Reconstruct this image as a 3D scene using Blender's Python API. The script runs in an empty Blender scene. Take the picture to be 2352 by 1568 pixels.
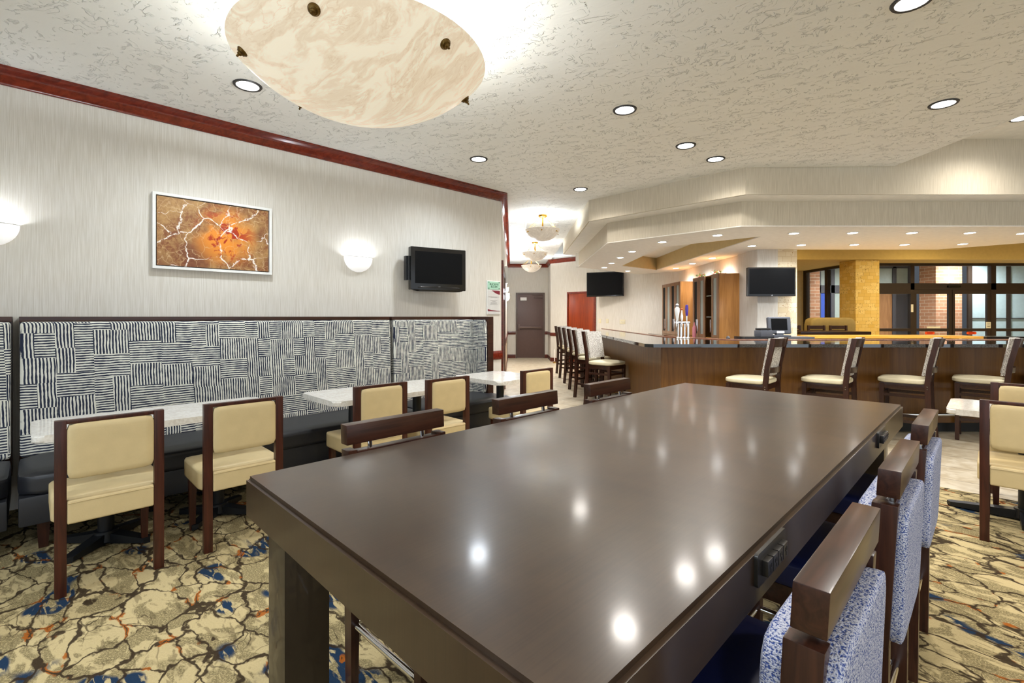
import bpy, bmesh, math, random
from mathutils import Matrix, Vector
R2 = math.sqrt(2.0); PI = math.pi
random.seed(7)
SC = bpy.context.scene
COL = SC.collection

# ------------------------------------------------------------------ camera, world, exposure
EYE = 1.38
cam = bpy.data.cameras.new('camera'); cam.sensor_width = 36.0
cam.lens = 1105.0 / 2352.0 * 36.0
cam.shift_y = -57.0 / 2352.0
cam.clip_start = 0.05
co = bpy.data.objects.new('camera', cam); COL.objects.link(co)
co.location = (0, 0, EYE); co.rotation_euler = (PI / 2, 0, 0)
SC.camera = co
vs = SC.view_settings
vs.view_transform = 'Standard'; vs.look = 'None'; vs.exposure = 0.80; vs.gamma = 1.0
try: vs.use_curve_mapping = False
except Exception: pass
w = bpy.data.worlds.new('world'); SC.world = w; w.use_nodes = True
w.node_tree.nodes['Background'].inputs[0].default_value = (0.80, 0.90, 1.0, 1)
w.node_tree.nodes['Background'].inputs[1].default_value = 1.05
K_CAN = 70.0      # watts of a ceiling can
K_SOF = 50.0      # watts of a soffit downlight
WARM = (1.0, 0.95, 0.88); COOL = (0.80, 0.90, 1.0)

def W(u, v, z=0.0):            # u runs along the bench wall, v towards it
    return Vector(((u - v) / R2, (u + v) / R2, z))
RU = -PI / 4                   # local +Y -> +u
RV = PI / 4                    # local +Y -> +v
RMV = -3 * PI / 4              # local +Y -> -v
RMU = 3 * PI / 4               # local +Y -> -u

# ------------------------------------------------------------------ lamps
def spot(name, loc, energy, color=COOL, size=155, blend=0.9, radius=0.1, aim=(0, 0, -1)):
    l = bpy.data.lights.new(name, 'SPOT'); l.energy = energy; l.color = color
    l.spot_size = math.radians(size); l.spot_blend = blend; l.shadow_soft_size = radius
    o = bpy.data.objects.new(name, l); COL.objects.link(o); o.location = loc
    o.rotation_euler = Vector(aim).to_track_quat('-Z', 'Y').to_euler()
    return o
def point(name, loc, energy, color=COOL, radius=0.04):
    l = bpy.data.lights.new(name, 'POINT'); l.energy = energy; l.color = color; l.shadow_soft_size = radius
    o = bpy.data.objects.new(name, l); COL.objects.link(o); o.location = loc
    return o

# ------------------------------------------------------------------ material helper
class X:
    def __init__(s, m, sock): s.m = m; s.k = sock
    def _b(s, op, o, rev=False):
        n = s.m.nt.nodes.new('ShaderNodeMath'); n.operation = op
        a, b = (o, s) if rev else (s, o)
        for i, q in ((0, a), (1, b)):
            if isinstance(q, X): s.m.nt.links.new(q.k, n.inputs[i])
            else: n.inputs[i].default_value = q
        return X(s.m, n.outputs[0])
    def __add__(s, o): return s._b('ADD', o)
    def __radd__(s, o): return s._b('ADD', o, True)
    def __sub__(s, o): return s._b('SUBTRACT', o)
    def __rsub__(s, o): return s._b('SUBTRACT', o, True)
    def __mul__(s, o): return s._b('MULTIPLY', o)
    def __rmul__(s, o): return s._b('MULTIPLY', o, True)
    def __truediv__(s, o): return s._b('DIVIDE', o)
    def lt(s, o): return s._b('LESS_THAN', o)
    def gt(s, o): return s._b('GREATER_THAN', o)
    def mx(s, o): return s._b('MAXIMUM', o)
    def mn(s, o): return s._b('MINIMUM', o)
    def floor(s): return s._b('FLOOR', 0.0)
    def frac(s): return s._b('FRACT', 0.0)
    def abs(s): return s._b('ABSOLUTE', 0.0)
    def sin(s): return s._b('SINE', 0.0)
    def ramp(s, a, b):          # smooth 0..1 between a and b
        n = s.m.nt.nodes.new('ShaderNodeMapRange'); n.interpolation_type = 'SMOOTHSTEP'
        s.m.nt.links.new(s.k, n.inputs['Value'])
        n.inputs['From Min'].default_value = a; n.inputs['From Max'].default_value = b
        return X(s.m, n.outputs[0])
class Mat:
    def __init__(s, name, rough=0.5, metal=0.0, spec=0.5, coat=0.0, coat_rough=0.05):
        s.mat = bpy.data.materials.new(name); s.mat.use_nodes = True; s.nt = s.mat.node_tree
        s.b = s.nt.nodes['Principled BSDF']
        s.b.inputs['Roughness'].default_value = rough; s.b.inputs['Metallic'].default_value = metal
        s.b.inputs['Specular IOR Level'].default_value = spec
        s.b.inputs['Coat Weight'].default_value = coat; s.b.inputs['Coat Roughness'].default_value = coat_rough
        s._c = None
    def obj(s, rz=0.0, scale=(1, 1, 1), world=False):
        if world: src = s.nt.nodes.new('ShaderNodeNewGeometry').outputs['Position']
        else: src = s.nt.nodes.new('ShaderNodeTexCoord').outputs['Object']
        m = s.nt.nodes.new('ShaderNodeMapping'); m.vector_type = 'POINT'
        s.nt.links.new(src, m.inputs[0]); m.inputs['Rotation'].default_value = (0, 0, rz)
        if scale != (1, 1, 1):
            m2 = s.nt.nodes.new('ShaderNodeMapping'); m2.inputs['Scale'].default_value = scale
            s.nt.links.new(m.outputs[0], m2.inputs[0]); return m2.outputs[0]
        return m.outputs[0]
    def sep(s, vec):
        n = s.nt.nodes.new('ShaderNodeSeparateXYZ'); s.nt.links.new(vec, n.inputs[0])
        return [X(s, n.outputs[i]) for i in range(3)]
    def comb(s, *a):
        n = s.nt.nodes.new('ShaderNodeCombineXYZ')
        for i, q in enumerate(a):
            if isinstance(q, X): s.nt.links.new(q.k, n.inputs[i])
            else: n.inputs[i].default_value = q
        return n.outputs[0]
    def noise(s, vec, scale=5, detail=3, dist=0.0, rough=0.5, color=False):
        n = s.nt.nodes.new('ShaderNodeTexNoise'); s.nt.links.new(vec, n.inputs['Vector'])
        n.inputs['Scale'].default_value = scale; n.inputs['Detail'].default_value = detail
        n.inputs['Distortion'].default_value = dist; n.inputs['Roughness'].default_value = rough
        return n.outputs['Color'] if color else X(s, n.outputs[0])
    def rand(s, vec):
        n = s.nt.nodes.new('ShaderNodeTexWhiteNoise'); s.nt.links.new(vec, n.inputs['Vector'])
        return X(s, n.outputs['Value'])
    def voro(s, vec, scale=5, feature='DISTANCE_TO_EDGE', out='Distance'):
        n = s.nt.nodes.new('ShaderNodeTexVoronoi'); n.feature = feature
        s.nt.links.new(vec, n.inputs['Vector']); n.inputs['Scale'].default_value = scale
        return X(s, n.outputs[out]) if out == 'Distance' else n.outputs[out]
    def warp(s, vec, amount, scale, detail=2):
        c = s.noise(vec, scale, detail, color=True)
        a = s.nt.nodes.new('ShaderNodeVectorMath'); a.operation = 'SUBTRACT'
        s.nt.links.new(c, a.inputs[0]); a.inputs[1].default_value = (.5, .5, .5)
        b = s.nt.nodes.new('ShaderNodeVectorMath'); b.operation = 'SCALE'
        s.nt.links.new(a.outputs[0], b.inputs[0]); b.inputs['Scale'].default_value = amount
        d = s.nt.nodes.new('ShaderNodeVectorMath'); d.operation = 'ADD'
        s.nt.links.new(vec, d.inputs[0]); s.nt.links.new(b.outputs[0], d.inputs[1])
        return d.outputs[0]
    def mix(s, f, a, b):
        n = s.nt.nodes.new('ShaderNodeMix'); n.data_type = 'RGBA'
        for q, nm in ((f, 0), (a, 6), (b, 7)):
            if isinstance(q, X): s.nt.links.new(q.k, n.inputs[nm])
            elif isinstance(q, bpy.types.NodeSocket): s.nt.links.new(q, n.inputs[nm])
            elif isinstance(q, tuple): n.inputs[nm].default_value = (*q, 1)
            else: n.inputs[nm].default_value = q
        return n.outputs[2]
    def color(s, c):
        s._c = c
        if isinstance(c, tuple): s.b.inputs['Base Color'].default_value = (*c, 1)
        else: s.nt.links.new(c, s.b.inputs['Base Color'])
        return s
    def rough(s, x): s.nt.links.new(x.k, s.b.inputs['Roughness']); return s
    def bump(s, x, strength=0.3, dist=0.01):
        n = s.nt.nodes.new('ShaderNodeBump'); s.nt.links.new(x.k, n.inputs['Height'])
        n.inputs['Strength'].default_value = strength; n.inputs['Distance'].default_value = dist
        s.nt.links.new(n.outputs[0], s.b.inputs['Normal']); return s
    def emit(s, c, e):
        if isinstance(c, tuple): s.b.inputs['Emission Color'].default_value = (*c, 1)
        else: s.nt.links.new(c, s.b.inputs['Emission Color'])
        s.b.inputs['Emission Strength'].default_value = e; return s

def srgb(h):
    r = []
    for i in (0, 2, 4):
        c = int(h[i:i + 2], 16) / 255.0
        r.append(c / 12.92 if c <= .04045 else ((c + .055) / 1.055) ** 2.4)
    return tuple(r)
M = {}
SC.cycles.max_bounces = 8; SC.cycles.transmission_bounces = 6; SC.cycles.glossy_bounces = 4
def simple(key, c, rough=.5, metal=0., spec=.5, coat=0., bump=None):
    m = Mat(key, rough, metal, spec, coat)
    v = m.obj()
    n = m.noise(v, 14, 3)
    c2 = tuple(min(1, q * 1.1) for q in c); c1 = tuple(q * .9 for q in c)
    m.color(m.mix(n, c1, c2))
    if bump: m.bump(m.noise(v, bump[0], 2), bump[1], .002)
    M[key] = m.mat; return m
def paper(key, c1, c2):
    m = Mat(key, .85, spec=.2)
    v = m.obj(0, (60, 60, 1.3), world=True)
    n = m.noise(v, 3.0, 3, rough=.65); n2 = m.noise(m.obj(0, (260, 260, 5), world=True), 1.0, 1)
    f = (n * .6 + n2 * .4).ramp(.33, .67)
    m.color(m.mix(f, c1, c2)); m.bump(n2, .12, .002); M[key] = m.mat
paper('wallpaper', srgb('cbc4b7'), srgb('dfdad1'))
paper('wallpaper_fascia', srgb('c3b8a3'), srgb('d8cebb'))
paper('wallpaper_lower', srgb('b7a48a'), srgb('c9b89f'))

def ceiling_mat(key, c, lines):
    m = Mat(key, .8, spec=.25)
    v = m.obj(.5, (1, 1.7, 1), world=True)
    wv = m.warp(v, .5, 2.2, 3)
    a = m.noise(wv, 6.5, 4, .6); ln = 1.0 - (a - .5).abs().ramp(.004, .022)
    b = m.noise(m.obj(1.9, (1, 1.9, 1), world=True), 9.0, 4, 1.0); lb = 1.0 - (b - .52).abs().ramp(.004, .02)
    mask = m.noise(v, 5.5, 2).ramp(.50, .60); mask2 = m.noise(v, 8.0, 2, 1).ramp(.54, .62)
    h = (ln * mask).mx(lb * mask2)
    slab = m.noise(v, 7, 3, 1.2)
    m.color(m.mix(h * .22, c, tuple(q * .55 for q in c)))
    m.bump(h * 1.0 + slab * .18, .75 if lines else .15, .014); M[key] = m.mat
ceiling_mat('ceiling_plaster', srgb('f2f1ec'), True)
simple('smooth_plaster', srgb('efebe2'), .75, spec=.25, bump=(60, .05))
simple('tan_plaster', srgb('d2bd8c'), .8, spec=.2, bump=(30, .15))
simple('ochre_plaster', srgb('c8ad6a'), .8, spec=.2, bump=(20, .25))

def wood(key, c1, c2, rough=.3, coat=.3, axis=2, s=1.0, bmp=.05):
    m = Mat(key, rough, spec=.32, coat=coat * .5, coat_rough=.15)
    sc = [26 * s, 26 * s, 26 * s]; sc[axis] = 2.0 * s
    v = m.obj(0, tuple(sc))
    n = m.noise(v, 1.6, 4, 1.2, .6)
    m.color(m.mix(n.ramp(.3, .7), c1, c2)); m.bump(n, bmp, .002); M[key] = m.mat
wood('dark_wood', srgb('2c1812'), srgb('43261a'), .32, .3)
wood('dark_wood_x', srgb('2a1710'), srgb('3f2419'), .3, .4, 0)
wood('chair_wood', srgb('34190f'), srgb('4a2417'), .35, .3)
wood('red_wood', srgb('5a1c10'), srgb('7c2c1a'), .22, .5, 0, .6)
wood('trim_wood', srgb('4a2018'), srgb('6b3022'), .3, .4, 0, .6)
wood('cabinet_wood', srgb('a5713b'), srgb('b98348'), .3, .4, 2, .5)
wood('cabinet_front', srgb('7b5738'), srgb('8c6543'), .3, .3, 2, .5)
wood('bar_panel', srgb('64401a'), srgb('775022'), .4, .15, 2, .4)
wood('honey_wood', srgb('c58a2f'), srgb('dca448'), .3, .4, 0, .5)
wood('orange_door', srgb('7a2a08'), srgb('93380f'), .3, .3, 2, .3)
wood('bar_rail_wood', srgb('6b4433'), srgb('8a5c46'), .25, .5, 1, .5)

m = Mat('table_veneer', .30, spec=.35, coat=.26, coat_rough=.11)
v = m.obj(0, (3, 1.2, 3)); n = m.noise(v, 2.2, 5, .8); n2 = m.noise(m.obj(0, (6, 200, 6)), 1.0, 2)
m.color(m.mix((n * .7 + n2 * .3).ramp(.3, .7), srgb('2b1d12'), srgb('3b2b1c')))
M['table_veneer'] = m.mat
simple('table_leg', srgb('2c2217'), .35, coat=.3)
simple('beige_leather', srgb('cdb88a'), .42, spec=.45, bump=(140, .12))
simple('seat_cream', srgb('ddd3b4'), .5, bump=(120, .08))
simple('black_vinyl', srgb('25262b'), .38, spec=.5, bump=(160, .1))
simple('navy_vinyl', srgb('141c4a'), .45, bump=(120, .1))
simple('black_metal', srgb('17191d'), .35, .2)
simple('black_plastic', srgb('14110f'), .2, spec=.35, coat=.1)
simple('grey_plastic', srgb('4a4d54'), .45)
simple('light_plastic', srgb('c4c6c8'), .4)
simple('outlet_plastic', srgb('22201e'), .3)
simple('screen', srgb('050506'), .42, spec=.12)
simple('ivory_plastic', srgb('d9cfae'), .4)
simple('chrome', (.82, .82, .84), .08, 1.0)
simple('brass', srgb('c79a3c'), .22, 1.0)
simple('aged_brass', srgb('6b532a'), .35, .9)
simple('white_paint', srgb('e9e7e2'), .4)
simple('bronze_frame', srgb('3a2f27'), .4, .3)
simple('black_granite', srgb('141414'), .06, spec=.8, coat=.6)
simple('granite_edge', srgb('1b1a18'), .2)
simple('brown_door', srgb('5d4741'), .45)
simple('brown_door_frame', srgb('5a4a40'), .4)
simple('door_hardware', srgb('6a5850'), .35, .6)
simple('trim_ring', srgb('2b2826'), .5)
simple('mint_plate', srgb('a9d3bc'), .4)
simple('sign_paper', srgb('cfcdc9'), .5)
simple('maroon_print', srgb('7a2230'), .5)
simple('green_ink', srgb('2c5a3c'), .5)
simple('grey_ink', srgb('8a8784'), .5)
simple('orange_sticker', srgb('f0561a'), .4)
simple('red_ink', srgb('a31205'), .5)
simple('white_sticker', srgb('e4e0cc'), .5)
simple('frosted_glass', srgb('a9bcc0'), .3)
simple('pale_panel', srgb('8f9892'), .4)
simple('night_grey', srgb('3d3c40'), .6)
simple('car_paint', srgb('3f57a8'), .25, coat=.6)
simple('pink_plastic', srgb('c4737c'), .4)
simple('cab_inside', srgb('0b0a0a'), .6)
simple('leaf', srgb('6d9440'), .5)
simple('berry', srgb('c05a2c'), .5)
simple('purple_plastic', srgb('3b1f86'), .25, coat=.5)
simple('white_plastic', srgb('e6e6e4'), .3)
simple('booth_fabric', srgb('93804f'), .8, bump=(60, .3))
simple('wax', srgb('efeae0'), .5)
simple('asphalt', srgb('45454a'), .9)
simple('black_toe', srgb('14110e'), .6)
simple('white_metal', srgb('d8d6d0'), .4)
simple('grille_grey', srgb('c9c5ba'), .5)

# quartz tops
m = Mat('quartz', .14, spec=.5, coat=.3)
v = m.obj(); a = m.noise(v, 70, 2); b = m.noise(m.obj(0, (1, 6, 1)), 9, 4, .6)
m.color(m.mix((a * .55 + b * .45).ramp(.4, .62), srgb('dcd7ce'), srgb('ece9e3'))); M['quartz'] = m.mat

# carpet
m = Mat('carpet', .95, spec=.1)
v = m.obj(-PI / 4, (1, .62, 1), world=True)          # x -> u, y -> v, cells long towards the wall
fz = m.warp(m.warp(v, .16, 5, 3), .035, 30, 2)
e = m.voro(fz, 6.6)
fz2 = m.warp(m.warp(v, .2, 4, 3), .03, 28, 2)
e2 = m.voro(fz2, 9.0)
nz = m.noise(v, 7, 3); grain = m.noise(m.obj(0, (1, 1, 1), world=True), 150, 3, rough=.7)
streak = m.noise(m.obj(-PI / 4, (26, 7, 1), world=True), 1.0, 4, .8)
line = 1.0 - (e + (nz - .5) * .10 + (grain - .5) * .03).ramp(.016, .05)
line2 = (1.0 - (e2 + (nz - .5) * .1).ramp(.006, .03)) * m.noise(v, 3.3, 2).ramp(.5, .6)
line = line.mx(line2 * .8)
base = m.mix(grain, srgb('a5946a'), srgb('d0be92'))
taupe = (m.noise(v, 7.5, 4, 1.0, .6).ramp(.47, .53)) * (grain.ramp(.36, .54))
c = m.mix(taupe * .85, base, srgb('6f6445'))
c = m.mix(streak.ramp(.58, .64) * .5, c, srgb('5d5138'))
blue = m.noise(v, 3.9, 1).ramp(.60, .635) * streak.ramp(.43, .50)
c = m.mix(blue, c, srgb('20344c'))
c = m.mix(line * .95, c, srgb('33271b'))
org = (1.0 - (e + (nz - .5) * .10 - .035).abs().ramp(.012, .03)) * m.noise(v, 8.5, 3).ramp(.58, .63)
c = m.mix(org * .9, c, srgb('a25a1c'))
m.color(c); m.bump(grain, .5, .004); M['carpet'] = m.mat

# floor tile
m = Mat('floor_tile', .3, spec=.4)
v = m.obj(PI / 4 + .0, world=True); x, y, z = m.sep(v)
gx = ((x / .46).frac() - .5).abs(); gy = ((y / .46).frac() - .5).abs()
g = gx.mx(gy).gt(.491)
t = m.noise(v, 9, 4, .6)
m.color(m.mix(g, m.mix(t.ramp(.3, .7), srgb('c4b497'), srgb('ddd2bc')), srgb('7d6b52')))
m.bump(g * -1.0, .3, .003); M['floor_tile'] = m.mat

# bench fabric: patches of wavy stripes, upright or level
m = Mat('bench_fabric', .85, spec=.15)
v = m.obj(); x, y, z = m.sep(v)
s = x + y * 1.0
wob = (m.noise(v, 9, 3) - .5) * .030
ss = s + (m.noise(v, 3, 1) - .5) * .02; zz = z + (m.noise(v, 2.5, 1) - .5) * .03
ix = (ss / .20).floor(); zo = m.rand(m.comb(ix, 3.0, 1.0)) * .3
iz = ((zz + zo) / .17).floor()
half = (ss / .10).floor()
pick = m.rand(m.comb(ix, iz, 7.0)); pick2 = m.rand(m.comb(half, iz, 2.0))
par = (((ix + iz) * .5).frac()).gt(.25)
flip = pick2.gt(.72)
ori = (par - flip).abs()
ph = pick * 3.0
st_v = ((s + wob * .5) / .0180 + ph); st_h = ((z + wob * .5) / .0180 + ph)
coord = st_v * ori + st_h * (1.0 - ori)
tri = (coord.frac() - .5).abs() * 2.0
thick = .50 + (m.noise(v, 26, 2) - .5) * .75
st = (tri - thick).ramp(-.10, .10)
m.color(m.mix(st, srgb('d9d7cb'), srgb('2c3143'))); m.bump(m.noise(v, 300, 1), .15, .002)
M['bench_fabric'] = m.mat

# blue tweed
m = Mat('blue_tweed', .9, spec=.1)
v = m.obj(0, (1, 1, 1)); a = m.noise(v, 330, 2); b = m.noise(m.obj(0, (160, 160, 420)), 1, 1)
m.color(m.mix((a * .6 + b * .4).ramp(.40, .56), srgb('3d5190'), srgb('c6c9d8'))); m.bump(b + a, .7, .006); M['blue_tweed'] = m.mat
m = Mat('grey_tweed', .9, spec=.1)
v = m.obj(0, (80, 80, 260)); a = m.noise(v, 1, 2); b = m.noise(m.obj(0, (200, 200, 40)), 1, 2)
m.color(m.mix((a * .6 + b * .4).ramp(.40, .58), srgb('7d746b'), srgb('e0dcd4'))); m.bump(a, .4, .004); M['grey_tweed'] = m.mat

# alabaster
def alab(key, c1, c2, em, sc=2.6):
    m = Mat(key, .35, spec=.4)
    v = m.obj(.6, (1, 3.2, 2.4)); wv = m.warp(v, .6, 1.6, 4)
    a = m.noise(wv, sc, 6, .9, .62); b = m.noise(wv, sc * 2.1, 5, 1.5, .6)
    f = (1.0 - (a - .5).abs().ramp(.0, .10)) * .35 + (1.0 - (b - .52).abs().ramp(.0, .035)) * .30 * a.ramp(.4, .6)
    c = m.mix(f * .75, c1, c2); m.color(c); m.emit(c, em); M[key] = m.mat
alab('alabaster', srgb('e8dec9'), srgb('b0824a'), .34, 1.7)
alab('alabaster_hall', srgb('cdc3b4'), srgb('937f69'), .28, 5)
alab('alabaster_sconce', srgb('ffffff'), srgb('d8d0c4'), .30, 6)
m = Mat('lamp_lens', .4); m.color((1, 1, 1)); m.emit((1, .99, .97), 22.0); M['lamp_lens'] = m.mat

# stone mosaic column
def stone(key, c1, c2, c3):
    m = Mat(key, .7, spec=.3); v = m.obj(); x, y, z = m.sep(v)
    s = x + y; row = (z / .085).floor(); off = m.rand(m.comb(row, 1.0, 1.0))
    col = (s / .15 + off * 2).floor(); r = m.rand(m.comb(col, row, 5.0))
    ed = ((z / .085).frac() - .5).abs().gt(.47).mx(((s / .15 + off * 2).frac() - .5).abs().gt(.48))
    pit = m.noise(v, 38, 4, 1.0).ramp(.56, .66) * r.gt(.55)
    c = m.mix(r, c1, c2); c = m.mix(pit * .9, c, c3); c = m.mix(ed * .45, c, c3)
    m.color(c); m.bump(pit * -1.0 - ed, .4, .004); M[key] = m.mat
stone('gold_stone', srgb('d8b45e'), srgb('e8cd84'), srgb('8a6420'))
stone('pale_stone', srgb('d9c7a2'), srgb('e6d9bd'), srgb('b59058'))
# brick
m = Mat('brick', .85, spec=.2); v = m.obj(); x, y, z = m.sep(v)
n = m.nt.nodes.new('ShaderNodeTexBrick'); m.nt.links.new(m.comb(x + y, z, 0.0), n.inputs['Vector'])
n.inputs['Scale'].default_value = 1.0; n.inputs['Brick Width'].default_value = .30; n.inputs['Row Height'].default_value = .10
n.inputs['Mortar Size'].default_value = .006
n.inputs['Color1'].default_value = (*srgb('b08163'), 1); n.inputs['Color2'].default_value = (*srgb('9a6f54'), 1); n.inputs['Mortar'].default_value = (*srgb('c0b09b'), 1)
m.color(n.outputs['Color']); M['brick'] = m.mat
# art
m = Mat('rock_art', .45, spec=.3); v = m.obj(); x, y, z = m.sep(v)
wv = m.warp(v, .25, 4, 4)
a = m.noise(v, 5, 4, .5); fine = m.noise(v, 40, 5, .8)
hot = m.noise(m.warp(v, .2, 5), 3.4, 2)
c = m.mix(a.ramp(.35, .65), srgb('7d4a2c'), srgb('a9814f'))
c = m.mix(fine.ramp(.35, .7) * .5, c, srgb('c29a62'))
cen = 1.0 - ((x - .07) * (x - .07) * 9.0 + (z * z) * 8.0).ramp(.0, .8)
c = m.mix(m.noise(v, 2.2, 2).ramp(.5, .62) * .7, c, srgb('6b3524'))
c = m.mix(cen * hot.ramp(.40, .55), c, srgb('e08a2e'))
c = m.mix(cen * m.noise(v, 11, 5, 1).ramp(.52, .58), c, srgb('a52c10'))
ve = m.voro(wv, 3.6); ve2 = m.voro(m.warp(v, .2, 7, 3), 7.5)
c = m.mix((1.0 - ve2.ramp(.0, .025)) * .45, c, srgb('d9b98c'))
c = m.mix((1.0 - (ve + (a - .5) * .10).ramp(.0, .022)) * fine.ramp(.35, .5), c, srgb('efe3d8'))
m.color(c); M['rock_art'] = m.mat
# clear glass
m = Mat('clear_glass', .02); m.b.inputs['Transmission Weight'].default_value = 1.0; m.b.inputs['IOR'].default_value = 1.05
m.color((.93, .97, .97)); M['clear_glass'] = m.mat

# ------------------------------------------------------------------ mesh helpers
def box(bm, x0, x1, y0, y1, z0, z1, bev=0.0, seg=2, taper=None, shear=None):
    r = bmesh.ops.create_cube(bm, size=1.0); vs_ = r['verts']
    for q in vs_:
        q.co = Vector(((x0 + x1) / 2 + q.co.x * (x1 - x0), (y0 + y1) / 2 + q.co.y * (y1 - y0), (z0 + z1) / 2 + q.co.z * (z1 - z0)))
        if taper and q.co.z < (z0 + z1) / 2:
            q.co.x = (x0 + x1) / 2 + (q.co.x - (x0 + x1) / 2) * taper; q.co.y = (y0 + y1) / 2 + (q.co.y - (y0 + y1) / 2) * taper
        if shear and q.co.z > (z0 + z1) / 2: q.co.x += shear[0]; q.co.y += shear[1]
    if bev:
        es = list({e_ for q in vs_ for e_ in q.link_edges})
        bmesh.ops.bevel(bm, geom=es, offset=bev, segments=seg, affect='EDGES', profile=.7)
    return bm
def BX(*a, **k): return box(bmesh.new(), *a, **k)
def cushion(bm, x0, x1, y0, y1, z0, z1, n=8.0, cuts=9, crown=0.0, crown_y=0.0):
    b2 = bmesh.new(); bmesh.ops.create_cube(b2, size=2.0)
    bmesh.ops.subdivide_edges(b2, edges=b2.edges[:], cuts=cuts, use_grid_fill=True)
    for q in b2.verts:
        p = q.co; l = (abs(p.x) ** n + abs(p.y) ** n + abs(p.z) ** n) ** (1 / n); p = p / l
        zc = p.z
        if crown and zc > 0: zc += crown * (1 - p.x ** 2) * (1 - p.y ** 2)
        yc = p.y
        if crown_y: yc += crown_y * (1 - p.x ** 2) * (1 - p.z ** 2) * (1 if p.y > 0 else -1)
        q.co = Vector(((x0 + x1) / 2 + p.x * (x1 - x0) / 2, (y0 + y1) / 2 + yc * (y1 - y0) / 2, (z0 + z1) / 2 + zc * (z1 - z0) / 2))
    me = bpy.data.meshes.new('t'); b2.to_mesh(me); b2.free(); bm.from_mesh(me); bpy.data.meshes.remove(me)
    return bm
def tube(bm, pts, r, n=12, cap=True):
    pts = [Vector(p) for p in pts]; rings = []
    for i, p in enumerate(pts):
        d = (pts[min(i + 1, len(pts) - 1)] - pts[max(i - 1, 0)]).normalized()
        a = d.orthogonal().normalized() if i == 0 else (a - d * a.dot(d)).normalized()
        b = d.cross(a); rr = r[i] if isinstance(r, (list, tuple)) else r
        rings.append([bm.verts.new(p + (a * math.cos(2 * PI * k / n) + b * math.sin(2 * PI * k / n)) * rr) for k in range(n)])
    for A, B in zip(rings, rings[1:]):
        for k in range(n): bm.faces.new((A[k], A[(k + 1) % n], B[(k + 1) % n], B[k]))
    if cap: bm.faces.new(rings[0][::-1]); bm.faces.new(rings[-1])
    return bm
def lathe(bm, prof, n=32, a0=0.0, a1=2 * PI, c=(0, 0, 0)):
    full = abs(a1 - a0 - 2 * PI) < 1e-6; k = n if full else n + 1; rings = []
    for r, z in prof:
        rings.append([bm.verts.new((c[0] + r * math.cos(a0 + (a1 - a0) * i / n), c[1] + r * math.sin(a0 + (a1 - a0) * i / n), c[2] + z)) for i in range(k)])
    for A, B in zip(rings, rings[1:]):
        for i in range(n if full else n):
            j = (i + 1) % k
            bm.faces.new((A[i], A[j], B[j], B[i]))
    bmesh.ops.remove_doubles(bm, verts=bm.verts[:], dist=1e-5)
    return bm
def prism(bm, poly, z0, z1, hole=None):
    lo = [bm.verts.new((p[0], p[1], z0)) for p in poly]; hi = [bm.verts.new((p[0], p[1], z1)) for p in poly]
    k = len(poly)
    bm.faces.new(hi); bm.faces.new(lo[::-1])
    for i in range(k): bm.faces.new((lo[i], lo[(i + 1) % k], hi[(i + 1) % k], hi[i]))
    return bm
def rpoly(x0, x1, y0, y1, r, n=5):
    out = []
    for cx, cy, a in ((x1 - r, y1 - r, 0), (x0 + r, y1 - r, PI / 2), (x0 + r, y0 + r, PI), (x1 - r, y0 + r, 3 * PI / 2)):
        for i in range(n + 1): out.append((cx + r * math.cos(a + PI / 2 * i / n), cy + r * math.sin(a + PI / 2 * i / n)))
    return out
def extr(bm, prof, path):     # sweep profile [(out, up)] along path points (x, y); out is to the right-hand normal
    rings = []
    for i, p in enumerate(path):
        p = Vector(p)
        d0 = (p - Vector(path[i - 1])).normalized() if i > 0 else (Vector(path[1]) - p).normalized()
        d1 = (Vector(path[i + 1]) - p).normalized() if i < len(path) - 1 else d0
        n0 = Vector((d0.y, -d0.x)); n1 = Vector((d1.y, -d1.x)); nn = (n0 + n1); nn = nn / (nn.length_squared / 2) if nn.length > .01 else n0
        rings.append([bm.verts.new((p.x + nn.x * o, p.y + nn.y * o, z)) for o, z in prof])
    k = len(prof)
    for A, B in zip(rings, rings[1:]):
        for i in range(k): bm.faces.new((A[i], A[(i + 1) % k], B[(i + 1) % k], B[i]))
    bm.faces.new(rings[0]); bm.faces.new(rings[-1][::-1])
    return bm
def obj(name, bm, mat, parent=None, sm=35, loc=None, rot=None):
    bmesh.ops.recalc_face_normals(bm, faces=bm.faces[:])
    me = bpy.data.meshes.new(name); bm.to_mesh(me); bm.free()
    me.materials.append(M[mat])
    for p in me.polygons: p.use_smooth = True
    me.set_sharp_from_angle(angle=math.radians(sm))
    o = bpy.data.objects.new(name, me); COL.objects.link(o)
    if parent is not None: o.parent = parent
    if loc is not None: o.location = loc
    if rot is not None: o.rotation_euler = rot
    return o
def flat_text(s, size, depth=.001):
    cu = bpy.data.curves.new('t', 'FONT'); cu.body = s; cu.size = size; cu.align_x = 'CENTER'; cu.align_y = 'CENTER'; cu.extrude = depth
    to = bpy.data.objects.new('t', cu); COL.objects.link(to)
    dg = bpy.context.evaluated_depsgraph_get(); me = bpy.data.meshes.new_from_object(to.evaluated_get(dg))
    bpy.data.objects.remove(to); bpy.data.curves.remove(cu)
    bm = bmesh.new(); bm.from_mesh(me); bpy.data.meshes.remove(me)
    bmesh.ops.transform(bm, matrix=Matrix.Rotation(PI / 2, 4, 'X'), verts=bm.verts[:])   # reads from -Y
    return bm
def move(bm, x, y, z):
    bmesh.ops.translate(bm, vec=(x, y, z), verts=bm.verts[:]); return bm
def thing(name, label, cat, loc=(0, 0, 0), rz=0.0, group=None):
    o = bpy.data.objects.new(name, None); o.empty_display_size = .1; COL.objects.link(o)
    o.location = loc; o.rotation_euler = (0, 0, rz); o['label'] = label; o['category'] = cat
    if group: o['group'] = group
    return o
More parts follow.
